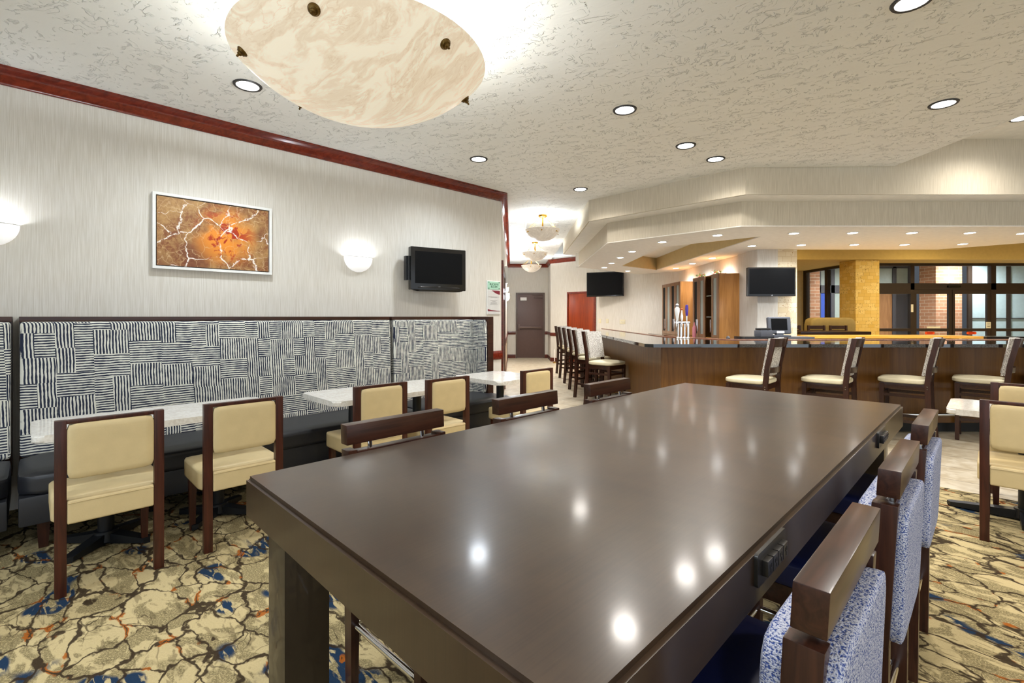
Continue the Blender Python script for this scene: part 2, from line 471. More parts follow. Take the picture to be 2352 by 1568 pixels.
def tag(o, label, cat, group=None):
    o['label'] = label; o['category'] = cat
    if group: o['group'] = group
    return o
def struct(name, bm, mat, sm=35):
    o = obj(name, bm, mat, sm=sm); o['kind'] = 'structure'; return o
def dup(root, loc, rz, label, group=None):
    r = root.copy(); COL.objects.link(r); r.location = loc; r.rotation_euler = (0, 0, rz); r['label'] = label
    if group: r['group'] = group
    def kids(a, b):
        for ch in list(a.children):
            c_ = ch.copy(); COL.objects.link(c_); c_.parent = b; kids(ch, c_)
    kids(root, r)
    return r
def uvb(u0, u1, v0, v1, z0, z1, bev=0.0):     # box aligned to u,v in world space
    b = BX(u0, u1, v0, v1, z0, z1, bev=bev)
    bmesh.ops.transform(b, matrix=Matrix(((1 / R2, -1 / R2, 0, 0), (1 / R2, 1 / R2, 0, 0), (0, 0, 1, 0), (0, 0, 0, 1))), verts=b.verts[:])
    return b

# ------------------------------------------------------------------ the setting
CEIL = 3.13; VW = 4.95; UC = 4.73; XH = -0.155; YC = 6.85
YF = 16.05; UB = 11.35
def uvp(*a): return [tuple(W(u, v).xy) for u, v in a]
struct('floor', prism(bmesh.new(), uvp((-5.5, -8), (5.22, -8), (5.22, 5.1), (-5.5, 5.1)), -.1, 0), 'carpet')
struct('floor', prism(bmesh.new(), [W(5.22, -8).xy[:], W(11.4, -8).xy[:], (16.5, 4.0), (16.5, 16.3), (-.3, 16.3), (-.3, 6.6), W(5.22, 4.9).xy[:]][0:1] + [(W(5.22, -8).x, W(5.22, -8).y), (16.5, -.4), (16.5, 16.3), (-.3, 16.3), tuple(W(5.22, 5.7).xy)], -.1, -.001), 'floor_tile')
# textured ceiling, with its edge along x = 4.45
struct('ceiling', prism(bmesh.new(), [(4.45, -6), (4.45, 5.6), (2.74, 5.65), (1.2, 7.22), (1.2, 16.3), (-.3, 16.3), (-.3, 6.9), (-7.5, -.4), (-7.5, -6)], CEIL, CEIL + .08), 'ceiling_plaster')
struct('ceiling', prism(bmesh.new(), [(4.37, -6), (4.37, 5.7), (16.5, 5.7), (16.5, -6)], 3.465, 3.53), 'smooth_plaster')
struct('trim_1', BX(4.37, 4.45, -6, 5.6, CEIL + .08, 3.47), 'smooth_plaster')
struct('ceiling', BX(1.0, 16.5, 5.9, 16.3, 3.5, 3.56), 'smooth_plaster')
# left bench wall, hallway wall, far wall, angled wall
struct('wall_left', uvb(-5.5, UC, VW, VW + .12, 0, 3.2), 'wallpaper')
b = bmesh.new(); box(b, XH - .1, XH, YC + .05, 16.15, .80, 3.2); struct('wall_hallway', b, 'wallpaper')
struct('wall_hallway_lower', BX(XH - .1, XH, YC + .05, 16.15, 0, .80), 'wallpaper_lower')
struct('wall_far', BX(XH, 1.24, YF, YF + .1, 0, 3.2), 'wallpaper')
struct('wall_jog', BX(1.2, 1.3, 14.88, YF, 0, 3.2), 'wallpaper')
struct('wall_back_angled', uvb(UB, UB + .1, 5.42, 9.66, 0, 3.2), 'wallpaper')
struct('wall_bar', BX(4.13, 4.23, 8.7, 11.95, 0, 2.6), 'wallpaper')
# crown
crown = [(0, CEIL - .115), (.012, CEIL - .115), (.012, CEIL - .095), (.022, CEIL - .085), (.03, CEIL - .06), (.05, CEIL - .035), (.07, CEIL - .022), (.078, CEIL - .015), (.09, CEIL - .012), (.09, CEIL), (0, CEIL)]
pC = W(UC, VW); path = [tuple(W(-5.5, VW).xy), (pC.x, pC.y), (XH, YF), (1.2, YF), (1.2, 14.85), tuple(W(UB, 5.9).xy)]
struct('trim_2', extr(bmesh.new(), crown, path), 'red_wood', 50)
def run(z0, z1, t): return [(0, z0), (t * .6, z0), (t, z0 + (z1 - z0) * .3), (t, z1 - (z1 - z0) * .3), (t * .6, z1), (0, z1)]
b = extr(bmesh.new(), run(.78, .90, .03), [tuple(W(4.02, VW).xy), tuple(W(UC, VW).xy)]); struct('trim_3', b, 'red_wood')
b = extr(bmesh.new(), run(.79, .89, .03), [(XH, 9.3), (XH, YF), (.12, YF)])
extr(b, run(.79, .89, .03), [(1.09, YF), (1.2, YF), (1.2, 14.85), tuple(W(UB, 9.36).xy)]); struct('trim_4', b, 'trim_wood')
b = extr(bmesh.new(), run(0, .12, .02), [(XH, 9.3), (XH, YF), (.12, YF)])
extr(b, run(0, .12, .02), [(1.09, YF), (1.2, YF), (1.2, 14.85), tuple(W(UB, 9.36).xy)]); struct('baseboard_hallway', b, 'trim_wood')

# bar soffit: two fascia bands and the lit underside with its tray
struct('soffit_band', prism(bmesh.new(), [(1.20, 11.1), (1.17, 7.26), (2.76, 5.67), (16.5, 5.67), (16.5, 6.5), (3.0, 6.5), (2.0, 7.5), (2.0, 11.4)], 2.81, 2.90), 'smooth_plaster')
b = bmesh.new()
o1 = [(1.18, 11.1), (1.153, 7.24), (2.74, 5.65), (16.5, 5.65)]
i1 = [(16.5, 5.75), (2.78, 5.75), (1.25, 7.28), (1.25, 11.1)]
prism(b, o1 + i1, 2.815, 3.50); struct('fascia_band', b, 'wallpaper_fascia')
b = bmesh.new()
o2 = [(1.49, 10.76), (1.457, 7.35), (2.85, 5.98), (16.5, 5.98)]
i2 = [(16.5, 6.06), (2.89, 6.06), (1.53, 7.40), (1.57, 10.84)]
prism(b, o2 + i2, 2.513, 2.82); struct('fascia_band', b, 'wallpaper_fascia')
# underside with a hole (tray)
outer = [(1.49, 10.76), (1.457, 7.35), (2.85, 5.98), (9.6, 5.98), (8.2, 6.9), (7.1, 8.04), (4.2, 8.04), (4.2, 11.87), (3.39, 12.66)]
tray = [(2.42, 10.65), (2.42, 7.75), (3.48, 6.72), (3.48, 11.6)]
b = bmesh.new()
def facepoly(bm, pts, z): return bm.faces.new([bm.verts.new((p[0], p[1], z)) for p in pts])
A, B_, C_, D_ = tray
for z in (2.50, 2.512):
    facepoly(b, [outer[0], outer[1], B_, A], z); facepoly(b, [outer[1], outer[2], C_, B_], z)
    facepoly(b, [outer[2], outer[3], outer[4], C_], z); facepoly(b, [outer[4], outer[5], outer[6], C_], z)
    facepoly(b, [outer[6], outer[7], D_, C_], z); facepoly(b, [outer[7], outer[8], D_], z); facepoly(b, [outer[8], outer[0], A, D_], z)
bmesh.ops.remove_doubles(b, verts=b.verts[:], dist=1e-4)
be = [e_ for e_ in b.edges if len(e_.link_faces) == 1 and e_.verts[0].co.z < 2.51]
r = bmesh.ops.extrude_edge_only(b, edges=be)
for q in r['geom']:
    if isinstance(q, bmesh.types.BMVert): q.co.z = 2.512
bmesh.ops.remove_doubles(b, verts=b.verts[:], dist=1e-4)
struct('soffit_underside', b, 'smooth_plaster')
b = bmesh.new(); 
def ringwall(bm, inner, t, z0, z1):
    cx = sum(p[0] for p in inner) / len(inner); cy = sum(p[1] for p in inner) / len(inner)
    out = [(p[0] + (p[0] - cx) * t, p[1] + (p[1] - cy) * t) for p in inner]; k = len(inner)
    for i in range(k):
        j = (i + 1) % k; prism(bm, [inner[i], inner[j], out[j], out[i]], z0, z1)
ringwall(b, tray, .03, 2.5125, 2.80); struct('tray_sides', b, 'tan_plaster')
struct('tray_top', prism(bmesh.new(), [(p[0], p[1]) for p in tray], 2.79, 2.81), 'smooth_plaster')
struct('soffit_end', prism(bmesh.new(), [(1.49, 10.76), (3.39, 12.66), (3.33, 12.72), (1.43, 10.82)], 2.50, 3.5), 'smooth_plaster')

# columns
struct('column_white', BX(4.08, 4.42, 8.0, 8.7, 0, 2.8), 'wallpaper')
struct('column_stone', BX(4.42, 4.74, 8.0, 8.7, 0, 2.8), 'pale_stone')
struct('column_stone', BX(8.40, 8.98, 11.76, 12.34, 0, 2.765), 'gold_stone')
# bulkhead by the entrance and side walls
struct('bulkhead', prism(bmesh.new(), [(4.2, 11.7), (16.5, 11.7), (16.5, 12.62), (8.98, 12.62), (8.98, 14.8), (4.2, 14.8)], 2.77, 3.5), 'ochre_plaster')
struct('wall_lobby_end', BX(4.3, 8.92, 14.65, 14.8, 0, 2.8), 'tan_plaster')
struct('wall_lobby_side', BX(4.23, 4.3, 8.7, 14.8, 0, 2.8), 'tan_plaster')
# storefront
Y0 = 12.5; y1 = 12.6
def frame_bars(bm, bars):
    for a in bars: box(bm, *a)
b = bmesh.new()
frame_bars(b, [(8.9, 16.4, Y0, y1, 2.70, 2.77), (8.9, 16.4, Y0, y1, 2.08, 2.25), (8.9, 9.0, Y0, y1, 0, 2.7), (10.36, 10.46, Y0, y1, 0, 2.7), (12.45, 12.58, Y0, y1, 0, 2.7), (15.0, 15.1, Y0, y1, 0, 2.7),
    (9.0, 10.36, Y0, y1, 1.0, 1.075), (12.58, 15.0, Y0, y1, 1.0, 1.075), (9.0, 10.36, Y0, y1, 1.97, 2.08), (12.58, 15.0, Y0, y1, 1.97, 2.08), (9.0, 10.36, Y0, y1, 0, .15), (12.58, 15.0, Y0, y1, 0, .15), (15.1, 16.4, Y0, y1, 0, 2.7)])
win = struct('window_1', b, 'bronze_frame')
for i, (a0, a1, c0, c1) in enumerate([(9.0, 10.36, 2.25, 2.7), (10.46, 12.45, 2.25, 2.7), (12.58, 15, 2.25, 2.7), (9, 10.36, 1.075, 1.97), (9, 10.36, .15, 1.0), (12.58, 15, 1.075, 1.97), (12.58, 15, .15, 1.0)]):
    obj('pane', BX(a0, a1, Y0 + .045, Y0 + .051, c0, c1), 'clear_glass', win)
obj('motion_sensor', BX(11.30, 11.62, Y0 - .05, Y0, 2.14, 2.19, bev=.01), 'black_plastic', win)
obj('sticker', BX(10.365, 10.425, Y0 - .004, Y0, 1.50, 1.70), 'white_sticker', win)
for k, (a0, a1) in enumerate(((10.46, 11.44), (11.46, 12.45))):
    b = bmesh.new(); s0, s1 = ((.06, .08) if k == 0 else (.06, .09))
    frame_bars(b, [(a0, a1, Y0 + .01, Y0 + .07, 1.97, 2.08), (a0, a0 + s0, Y0 + .01, Y0 + .07, 0.02, 1.97), (a1 - s1, a1, Y0 + .01, Y0 + .07, 0.02, 1.97), (a0 + s0, a1 - s1, Y0 + .01, Y0 + .07, 1.0, 1.075), (a0 + s0, a1 - s1, Y0 + .01, Y0 + .07, .02, .2)])
    d = struct('door_%d' % (k + 1), b, 'bronze_frame')
    obj('pane', BX(a0 + s0, a1 - s1, Y0 + .035, Y0 + .041, 1.075, 1.97), 'clear_glass', d); obj('pane', BX(a0 + s0, a1 - s1, Y0 + .035, Y0 + .041, .2, 1.0), 'clear_glass', d)
    cx = 10.88 if k == 0 else 11.97
    bb = bmesh.new(); prism(bb, rpoly(cx - .13, cx + .13, -.035, .035, .034), 0, .004)
    bmesh.ops.transform(bb, matrix=Matrix.Translation((0, Y0 + .034, .955)) @ Matrix.Rotation(PI / 2, 4, 'X'), verts=bb.verts[:])
    st_ = obj('sticker', bb, 'orange_sticker', d); st_['label'] = 'orange oval sticker'
    bb = bmesh.new()
    for q in (-.012, .012): box(bb, cx - .075, cx + .075, Y0 + .027, Y0 + .03, .955 + q - .006, .955 + q + .006)
    obj('print', bb, 'red_ink', st_)
    if k == 0: obj('sticker', BX(10.78, 11.13, Y0 + .0, Y0 + .008, 1.078, 1.125), 'white_sticker', d)
    else:
        st_ = obj('sticker', BX(12.32, 12.44, Y0 - .002, Y0 + .008, 1.08, 1.24), 'white_sticker', d)
        bb = bmesh.new()
        for q in (1.12, 1.16, 1.205): box(bb, 12.345, 12.42, Y0 - .004, Y0 - .0021, q, q + .008)
        obj('print', bb, 'granite_edge', st_)
# side storefront along x = 8.9
b = bmesh.new()
frame_bars(b, [(8.87, 8.97, 12.6, 14.65, 2.70, 2.77), (8.87, 8.97, 14.5, 14.65, 0, 2.7), (8.87, 8.97, 13.55, 13.65, 0, 2.7), (8.87, 8.97, 12.6, 14.65, .0, .15)])
win2 = struct('window_2', b, 'bronze_frame')
for a0, a1 in ((12.6, 13.55), (13.65, 14.5)): obj('pane', BX(8.915, 8.921, a0, a1, .15, 2.7), 'clear_glass', win2)
# outside: vestibule
struct('ground_outside', BX(4.0, 40, 16.3, 40, -.2, -.12), 'asphalt')
struct('ground_outside', BX(9.0, 16.5, 12.7, 16.3, -.05, .0), 'floor_tile')
tag(obj('brick_pier', BX(12.95, 13.75, 14.7, 15.3, 0, 3.3), 'brick'), 'red brick pier standing outside the sliding glass doors', 'pillar')
tag(obj('brick_pier', BX(9.3, 9.6, 15.0, 15.4, 0, 3.3), 'brick'), 'narrow brick pier seen through the side window by the corner', 'pillar')
t = thing('glazed_partition', 'dark framed outer glazing with grey panes behind the entrance doors', 'partition', (9.9, 15.6, 0))
b = bmesh.new(); frame_bars(b, [(0, 3.1, 0, .08, 2.95, 3.05), (0, 3.1, 0, .08, 2.15, 2.4), (0, 3.1, 0, .08, 0, .4)] + [(q, q + .12, 0, .08, 0, 3.0) for q in (0, .45, 1.05, 1.75, 2.45, 2.98)])
obj('frame', b, 'night_grey', t)
for i, q in enumerate((.12, .57, 1.17, 1.87, 2.57)):
    obj('pane', BX(q, q + (.33, .48, .58, .58, .41)[i], .03, .05, .4, 2.15), ('car_paint', 'pale_panel', 'night_grey', 'cabinet_front', 'night_grey')[i], t)
    obj('pane', BX(q, q + (.33, .48, .58, .58, .41)[i], .03, .05, 2.4, 2.95), 'pale_panel', t)
t = thing('glazed_partition', 'frosted pale glazing in dark frames outside, beside the brick pier', 'partition', (13.85, 14.6, 0), -.25)
b = bmesh.new(); frame_bars(b, [(0, 5.0, 0, .08, 2.95, 3.05), (0, 5, 0, .08, 0, .2)] + [(q, q + .1, 0, .08, 0, 3.0) for q in (0, .95, 2.9, 4.9)] + [(0.1, 5, .0, .05, 1.32, 1.34)])
obj('frame', b, 'bronze_frame', t)
for a0, a1 in ((.1, .95), (1.05, 2.9), (3.0, 4.9)): obj('pane', BX(a0, a1, .03, .05, .2, 2.95), 'frosted_glass', t)
struct('vestibule_ceiling', BX(8.98, 16.5, 12.7, 16.3, 3.3, 3.35), 'white_paint')
struct('wall_outside', BX(4.0, 40, 27, 27.2, -.2, 9), 'night_grey')
struct('wall_outside_right', BX(16.5, 16.6, -6, 16.3, 0, 3.56), 'tan_plaster')
# parked car far outside
t = thing('parked_car', 'blue parked car outside, seen through the window beside the gold stone column', 'car', (13.2, 20.3, -.12), .25)
b = bmesh.new()
prof = [(-2.1, .35), (2.1, .35), (2.15, .75), (1.4, .95), (.8, 1.4), (-.9, 1.42), (-1.7, 1.0), (-2.15, .9)]
lo = [b.verts.new((x_, -.85, z_)) for x_, z_ in prof]; hi = [b.verts.new((x_, .85, z_)) for x_, z_ in prof]
b.faces.new(lo); b.faces.new(hi[::-1])
for i in range(8): b.faces.new((lo[i], lo[(i + 1) % 8], hi[(i + 1) % 8], hi[i]))
bmesh.ops.bevel(b, geom=b.edges[:], offset=.05, segments=2, affect='EDGES')
obj('body', b, 'car_paint', t)
b = prism(bmesh.new(), [(-.8, -.87), (.65, -.87), (.65, .87), (-.8, .87)], 1.0, 1.33); obj('window', b, 'screen', t)
for a_ in (-1.35, 1.35):
    for s_ in (-.8, .8): obj('wheel', tube(bmesh.new(), [(a_, s_ - .1, .32), (a_, s_ + .1, .32)], .32, 24), 'black_plastic', t)

# doors in the hallway
def wall_door(n, loc, rz, w_, h_, mat, fmat, fr=.05):
    b = bmesh.new(); frame_bars(b, [(-w_ / 2, -w_ / 2 + fr, -.03, .04, 0, h_), (w_ / 2 - fr, w_ / 2, -.03, .04, 0, h_), (-w_ / 2 + fr, w_ / 2 - fr, -.03, .04, h_ - fr, h_)])
    bmesh.ops.transform(b, matrix=Matrix.Translation(loc) @ Matrix.Rotation(rz, 4, 'Z'), verts=b.verts[:])
    f = struct('trim_%d' % n, b, fmat)
    d = bpy.data.objects.new('door_%d' % n, None); COL.objects.link(d); d.location = loc; d.rotation_euler = (0, 0, rz); d['kind'] = 'structure'
    obj('door_panel', BX(-w_ / 2 + fr, w_ / 2 - fr, -.012, .03, 0.01, h_ - fr, bev=.003), mat, d)
    return d
d = wall_door(6, (.608, YF, 0), 0, .965, 2.18, 'brown_door', 'brown_door_frame')
obj('push_bar', BX(-.40, .36, -.09, -.04, .99, 1.05, bev=.012), 'door_hardware', d)
b = BX(-.41, -.35, -.10, -.012, .93, 1.12, bev=.01); box(b, .32, .37, -.06, -.012, .98, 1.06); obj('latch_case', b, 'door_hardware', d)
obj('alarm_box', BX(-.33, -.12, -.05, -.012, 1.92, 2.02, bev=.006), 'white_paint', d)
b = BX(.12, .40, -.07, -.012, 2.01, 2.07, bev=.008); tube(b, [(.15, -.08, 2.05), (.3, -.16, 2.06), (.05, -.06, 2.11)], .008); obj('door_closer', b, 'door_hardware', d)
pd = W(UB, 8.49)
d = wall_door(7, (pd.x, pd.y, 0), RU, 1.03, 2.11, 'orange_door', 'red_wood', .05)
b = bmesh.new(); tube(b, [(.40, -.05, 1.0), (.40, -.012, 1.0)], .02); tube(b, [(.40, -.055, 1.0), (.30, -.06, 1.0)], .01); obj('door_handle', b, 'chrome', d)
obj('hinge', BX(-.478, -.458, -.02, -.011, 1.75, 1.86), 'brass', d)
d = wall_door(8, (XH, 8.12, 0), PI / 2, 2.25, 2.2, 'dark_wood', 'trim_wood', .10)

# ------------------------------------------------------------------ lamps of the place and added fill lamps
def can(x, y, z, e, label, group, r=.1, col=COOL, ring='trim_ring'):
    t = thing('recessed_ceiling_light', label, 'ceiling light', (x, y, z), 0, group)
    obj('trim_ring', lathe(bmesh.new(), [(r * .76, .004), (r * .78, -.008), (r * .95, -.010), (r, -.002), (r, .004)], 28), ring, t)
    obj('lens', lathe(bmesh.new(), [(0, -.003), (r * .77, -.004), (r * .77, .004), (0, .004)], 28), 'lamp_lens', t)
    spot('can_lamp', (x, y, z - .03), e, col)
G1 = 'recessed lights in the textured ceiling'
for x, y, lb in [(-2.0, 3.64, 'dark-ringed recessed ceiling light beside the big alabaster bowl, towards the bench wall'),
    (-.37, 5.34, 'dark-ringed recessed ceiling light above the television on the bench wall, near the wall corner'),
    (.954, 4.07, 'dark-ringed recessed ceiling light standing alone in the middle of the textured ceiling'),
    (1.777, 4.92, 'dark-ringed recessed ceiling light, farther from the bar fascia of the close pair'),
    (2.26, 5.34, 'dark-ringed recessed ceiling light, nearer the bar fascia of the close pair'),
    (.938, 6.6, 'dark-ringed recessed ceiling light nearest the three hallway bowls'),
    (3.546, 3.954, 'dark-ringed recessed ceiling light near the edge where the textured ceiling ends'),
    (2.22, 2.67, 'dark-ringed recessed ceiling light cut by the top edge of the view'),
    (.53, 12.6, 'small recessed ceiling light between the second and third hallway bowls')]:
    can(x, y, CEIL, K_CAN * (3.4 if y > 10 else 1.0 if x < 3 else .8), lb, G1, col=COOL if x < .5 else WARM)
can(5.35, 5.05, 3.465, K_CAN * .9, 'recessed light in the raised smooth ceiling at the right', G1, col=WARM)
for x, y, lb in ((-3.4, .6, 'added ceiling fill light over the striped bench left of the view'), (-1.6, .2, 'added ceiling fill light between the camera and the bench'), (.6, 1.2, 'added ceiling fill light straight above the near end of the dark table'),
        (2.6, .6, 'added ceiling fill light right of the camera, over open carpet'), (.2, -1.6, 'added ceiling fill light directly behind the camera'), (-2.6, -2.0, 'added ceiling fill light behind the camera on the bench side'), (2.6, -1.8, 'added ceiling fill light behind the camera on the bar side')):
    can(x, y, CEIL, K_CAN * 1.05, lb, G1, col=COOL if x < 0 else WARM)  # unseen cans around the camera, added as soft fill for the room
G2 = 'downlights under the bar soffit'
ordn = ['first', 'second', 'third', 'fourth', 'fifth', 'sixth', 'seventh', 'eighth', 'ninth', 'tenth']
for i, (x, y) in enumerate([(2.1, 10.95), (2.08, 10.06), (2.05, 9.1), (2.06, 8.25), (2.25, 7.2), (2.82, 6.6)]):
    can(x, y, 2.5, K_SOF, 'downlight over the hallway side of the bar, %s from its hallway end' % ordn[i], G2, .075, (.93, .96, 1.0), 'white_paint')
for i, (x, y) in enumerate([(3.78, 6.45), (4.54, 6.41), (5.33, 6.41), (6.1, 6.41), (6.85, 6.45)]):
    can(x, y, 2.5, K_SOF, 'downlight in the front row over the bar, %s after the soffit corner' % ordn[i], G2, .075, (.93, .96, 1.0), 'white_paint')
for i, (x, y) in enumerate([(3.79, 7.6), (4.51, 7.5), (5.31, 7.46), (6.09, 7.46), (6.93, 7.4)]):
    can(x, y, 2.5, K_SOF, 'white downlight in the rear row behind the bar, %s from the television column' % ordn[i], G2, .075, (.93, .96, 1.0), 'white_paint')
for i, (x, y) in enumerate([(2.83, 11.75), (3.78, 11.1), (3.79, 10.1), (3.82, 9.17)]):
    can(x, y, 2.5, K_SOF * .8, 'white downlight above the wall cabinets, %s from the hallway television' % ordn[i], G2, .075, (.93, .96, 1.0), 'white_paint')

def bowl(name, label, x, y, zr, R_, dep, mat, nknob, kn_r, can_z, stem=True, kmat='brass', ph0=.4, e=15):
    t = thing(name, label, 'pendant light', (x, y, zr), 0, 'alabaster bowl lights')
    Rs = (R_ * R_ + dep * dep) / (2 * dep); am = math.asin(min(1, R_ / Rs)); prof = []
    for i in range(25):
        a = am * i / 24; prof.append((Rs * math.sin(a), -dep + Rs * (1 - math.cos(a))))
    prof += [(R_ - .012, .004)] + [(q * .97, z_ + .012) for q, z_ in prof[-2::-3]] 
    obj('bowl', lathe(bmesh.new(), prof, 72), mat, t, 60)
    ap = am * .86; kr = Rs * math.sin(ap); kz = -dep + Rs * (1 - math.cos(ap)); tilt = ap
    for k in range(nknob):
        ph = ph0 + 2 * PI * k / nknob
        b = lathe(bmesh.new(), [(0, 0), (kn_r, 0), (kn_r, .004), (kn_r * .8, .010), (kn_r * .75, .014), (kn_r * .45, .018), (kn_r * .4, .026), (kn_r * .2, .03), (kn_r * .2, .04), (0, .044)], 24)
        n_ = Vector((math.sin(tilt) * math.cos(ph), math.sin(tilt) * math.sin(ph), -math.cos(tilt)))
        o = obj('knob', b, kmat, t); o.location = (kr * math.cos(ph), kr * math.sin(ph), kz); o.rotation_euler = n_.to_track_quat('Z', 'Y').to_euler()
        obj('cable', tube(bmesh.new(), [(kr * math.cos(ph), kr * math.sin(ph), 0.0), (.04 * math.cos(ph), .04 * math.sin(ph), can_z - zr - .03)], .0025, 6), kmat, t)
    obj('canopy', lathe(bmesh.new(), [(0, can_z - zr - .05), (.03, can_z - zr - .05), (.05, can_z - zr - .035), (.075, can_z - zr - .03), (.08, can_z - zr), (0, can_z - zr)], 24), kmat, t)
    obj('stem', tube(bmesh.new(), [(0, 0, can_z - zr - .04), (0, 0, -dep * .4)], .012, 12), kmat, t)
    for k in range(3):
        a = 2 * PI * k / 3
        point('bowl_lamp', (x + R_ * .35 * math.cos(a), y + R_ * .35 * math.sin(a), zr - .03), e / 3, COOL, .03)
bowl('bowl_pendant', 'huge veined alabaster bowl light with bronze knobs over the dark table', -.83, 2.71, 2.80, .678, .29, 'alabaster', 6, .028, CEIL, kmat='aged_brass', ph0=.46, e=42)
bowl('bowl_pendant', 'hallway alabaster bowl light nearest the dining room, below the ceiling vent', .53, 8.3, 2.88, .3, .2, 'alabaster_hall', 6, .012, CEIL, e=15)
bowl('bowl_pendant', 'middle one of the three alabaster bowl lights in the hallway', .54, 11.3, 2.88, .3, .2, 'alabaster_hall', 6, .012, CEIL, e=15)
bowl('bowl_pendant', 'alabaster bowl light closest to the brown exit door', .57, 14.1, 2.88, .3, .2, 'alabaster_hall', 6, .012, CEIL, e=15)

def sconce(label, loc, rz, s=1.0, e=9):
    t = thing('wall_sconce', label, 'wall light', loc, rz, 'half bowl wall sconces')
    prof = [(.165 * s * math.sin(a), -.16 * s * math.cos(a)) for a in [PI / 2 * i / 14 for i in range(15)]]
    b = lathe(bmesh.new(), prof, 28, PI, 2 * PI)
    for q in b.verts: q.co.y *= .62
    g = b.verts[:] + b.edges[:] + b.faces[:]
    bmesh.ops.solidify(b, geom=b.faces[:], thickness=.005)
    obj('shade', b, 'alabaster_sconce', t, 60)
    obj('wall_plate', BX(-.06 * s, .06 * s, -.02, .0, -.10 * s, -.01, bev=.004), 'white_metal', t)
    b = bmesh.new(); tube(b, [(.162 * s * math.cos(PI + PI * i / 16), .62 * .162 * s * math.sin(PI + PI * i / 16), .002) for i in range(17)], .004, 8); obj('rim', b, 'white_metal', t)
    m_ = Matrix.Translation(loc) @ Matrix.Rotation(rz, 4, 'Z')
    point('sconce_lamp', m_ @ Vector((0, -.065, -.06)), e, (.82, .90, 1.0), .035)
p = W(2.55, VW, 2.03); sconce('half bowl wall sconce between the picture and the television on the bench wall', p, RV, 1.0, 3.4)
p = W(-.22, VW, 2.03); sconce('half bowl wall sconce cut by the left edge, left of the framed picture', p, RV, 1.0, 3.4)
for y, lb in ((9.9, 'hallway wall sconce nearest the dining room'), (12.4, 'middle sconce on the hallway wall'), (14.3, 'hallway wall sconce nearest the brown exit door')):
    sconce(lb, (XH, y, 1.98), PI / 2 , .9, 40)
o = tag(obj('wall_box', BX(XH, XH + .07, 9.3, 9.42, 2.03, 2.36, bev=.004), 'white_paint'), 'tall slim white box on the hallway wall above the sconces', 'wall box')
t = thing('ceiling_vent', 'square ceiling vent behind the first hallway bowl light', 'vent', (.55, 9.2, CEIL))
obj('frame', BX(-.31, .31, -.31, .31, -.012, 0, bev=.003), 'white_paint', t)
b = bmesh.new()
for i in range(9): box(b, -.27, .27, -.25 + i * .058, -.225 + i * .058, -.018, -.011)
obj('grille', b, 'grille_grey', t)
t = thing('ceiling_vent', 'ceiling vent inside the recessed tray above the bar', 'vent', (3.0, 9.0, 2.79))
obj('frame', BX(-.25, .25, -.3, .3, -.012, 0, bev=.003), 'white_paint', t)
# entrance lamps; the vestibule ones are added to light the panes outside
for x, y, lb in ((6.2, 10.2, 'above the high table'), (9.8, 10.2, 'right of the gold stone column'), (12.2, 9.6, 'farthest right before the glass entrance')):
    t = thing('recessed_ceiling_light', 'warm recessed light in the lobby ceiling, ' + lb, 'ceiling light', (x, y, 3.5), 0, 'lobby ceiling lights')
    obj('lens', lathe(bmesh.new(), [(0, -.004), (.09, -.004), (.09, 0), (0, 0)], 24), 'lamp_lens', t)
    spot('lobby_lamp', (x, y, 3.44), 170, (1, .78, .42), 165)
for x, lb in ((10.6, 'before the grey panes'), (13.4, 'beside the brick pier')):
    t = thing('recessed_ceiling_light', 'added fill light in the vestibule ceiling, ' + lb, 'ceiling light', (x, 14.0, 3.3), 0, 'added vestibule fill lights')
    obj('lens', lathe(bmesh.new(), [(0, -.004), (.09, -.004), (.09, 0), (0, 0)], 24), 'lamp_lens', t)
    spot('vestibule_fill_lamp', (x, 14.0, 3.25), 380, (.95, .97, 1.0), 165)

# ------------------------------------------------------------------ banquette benches
def bench(label, u0, u1, end=False):
    t = thing('banquette_bench', label, 'bench', W(u0, 4.56), 0, 'wall benches'); L = u1 - u0
    t.rotation_euler = (0, 0, RV)      # local x = +u, local y = +v
    b = bmesh.new()
    box(b, .004, L - .004, .0, .17, .44, 1.345, bev=.035, seg=5, shear=(0, .03)); obj('backrest', b, 'bench_fabric', t, 60)
    b = BX(0, L, .16, .385, .3, 1.36); box(b, .0, L, .06, .385, 1.345, 1.38, bev=.003)
    if end:
        box(b, L - .085, L, -.25, .385, 0, 1.38, bev=.004)
    obj('frame', b, 'dark_wood_x', t)
    L2 = L
    obj('seat_cushion', cushion(bmesh.new(), 0, L2, -.61, .05, .32, .46, n=12, cuts=7), 'black_vinyl', t, 60)
    obj('base', BX(.005, L2 - .005, -.595, .2, .16, .33, bev=.015), 'black_vinyl', t)
    if end: obj('end_pad', cushion(bmesh.new(), L - .12, L - .085, -.235, .02, .45, 1.345, n=10, cuts=6), 'bench_fabric', t, 60)
    for x_ in (.08, L2 - .14):
        for y_ in (-.55, .1):
            obj('leg', BX(x_, x_ + .06, y_, y_ + .06, 0, .165, taper=.7), 'dark_wood', t)
bench('long striped-fabric wall bench with black seat below the framed picture', -.057, 2.745)
bench('short striped wall bench with a closed wooden end under the television', 2.775, 3.99, True)
bench('striped wall bench cut by the left edge, past the gap in the seating', -2.9, -.09)

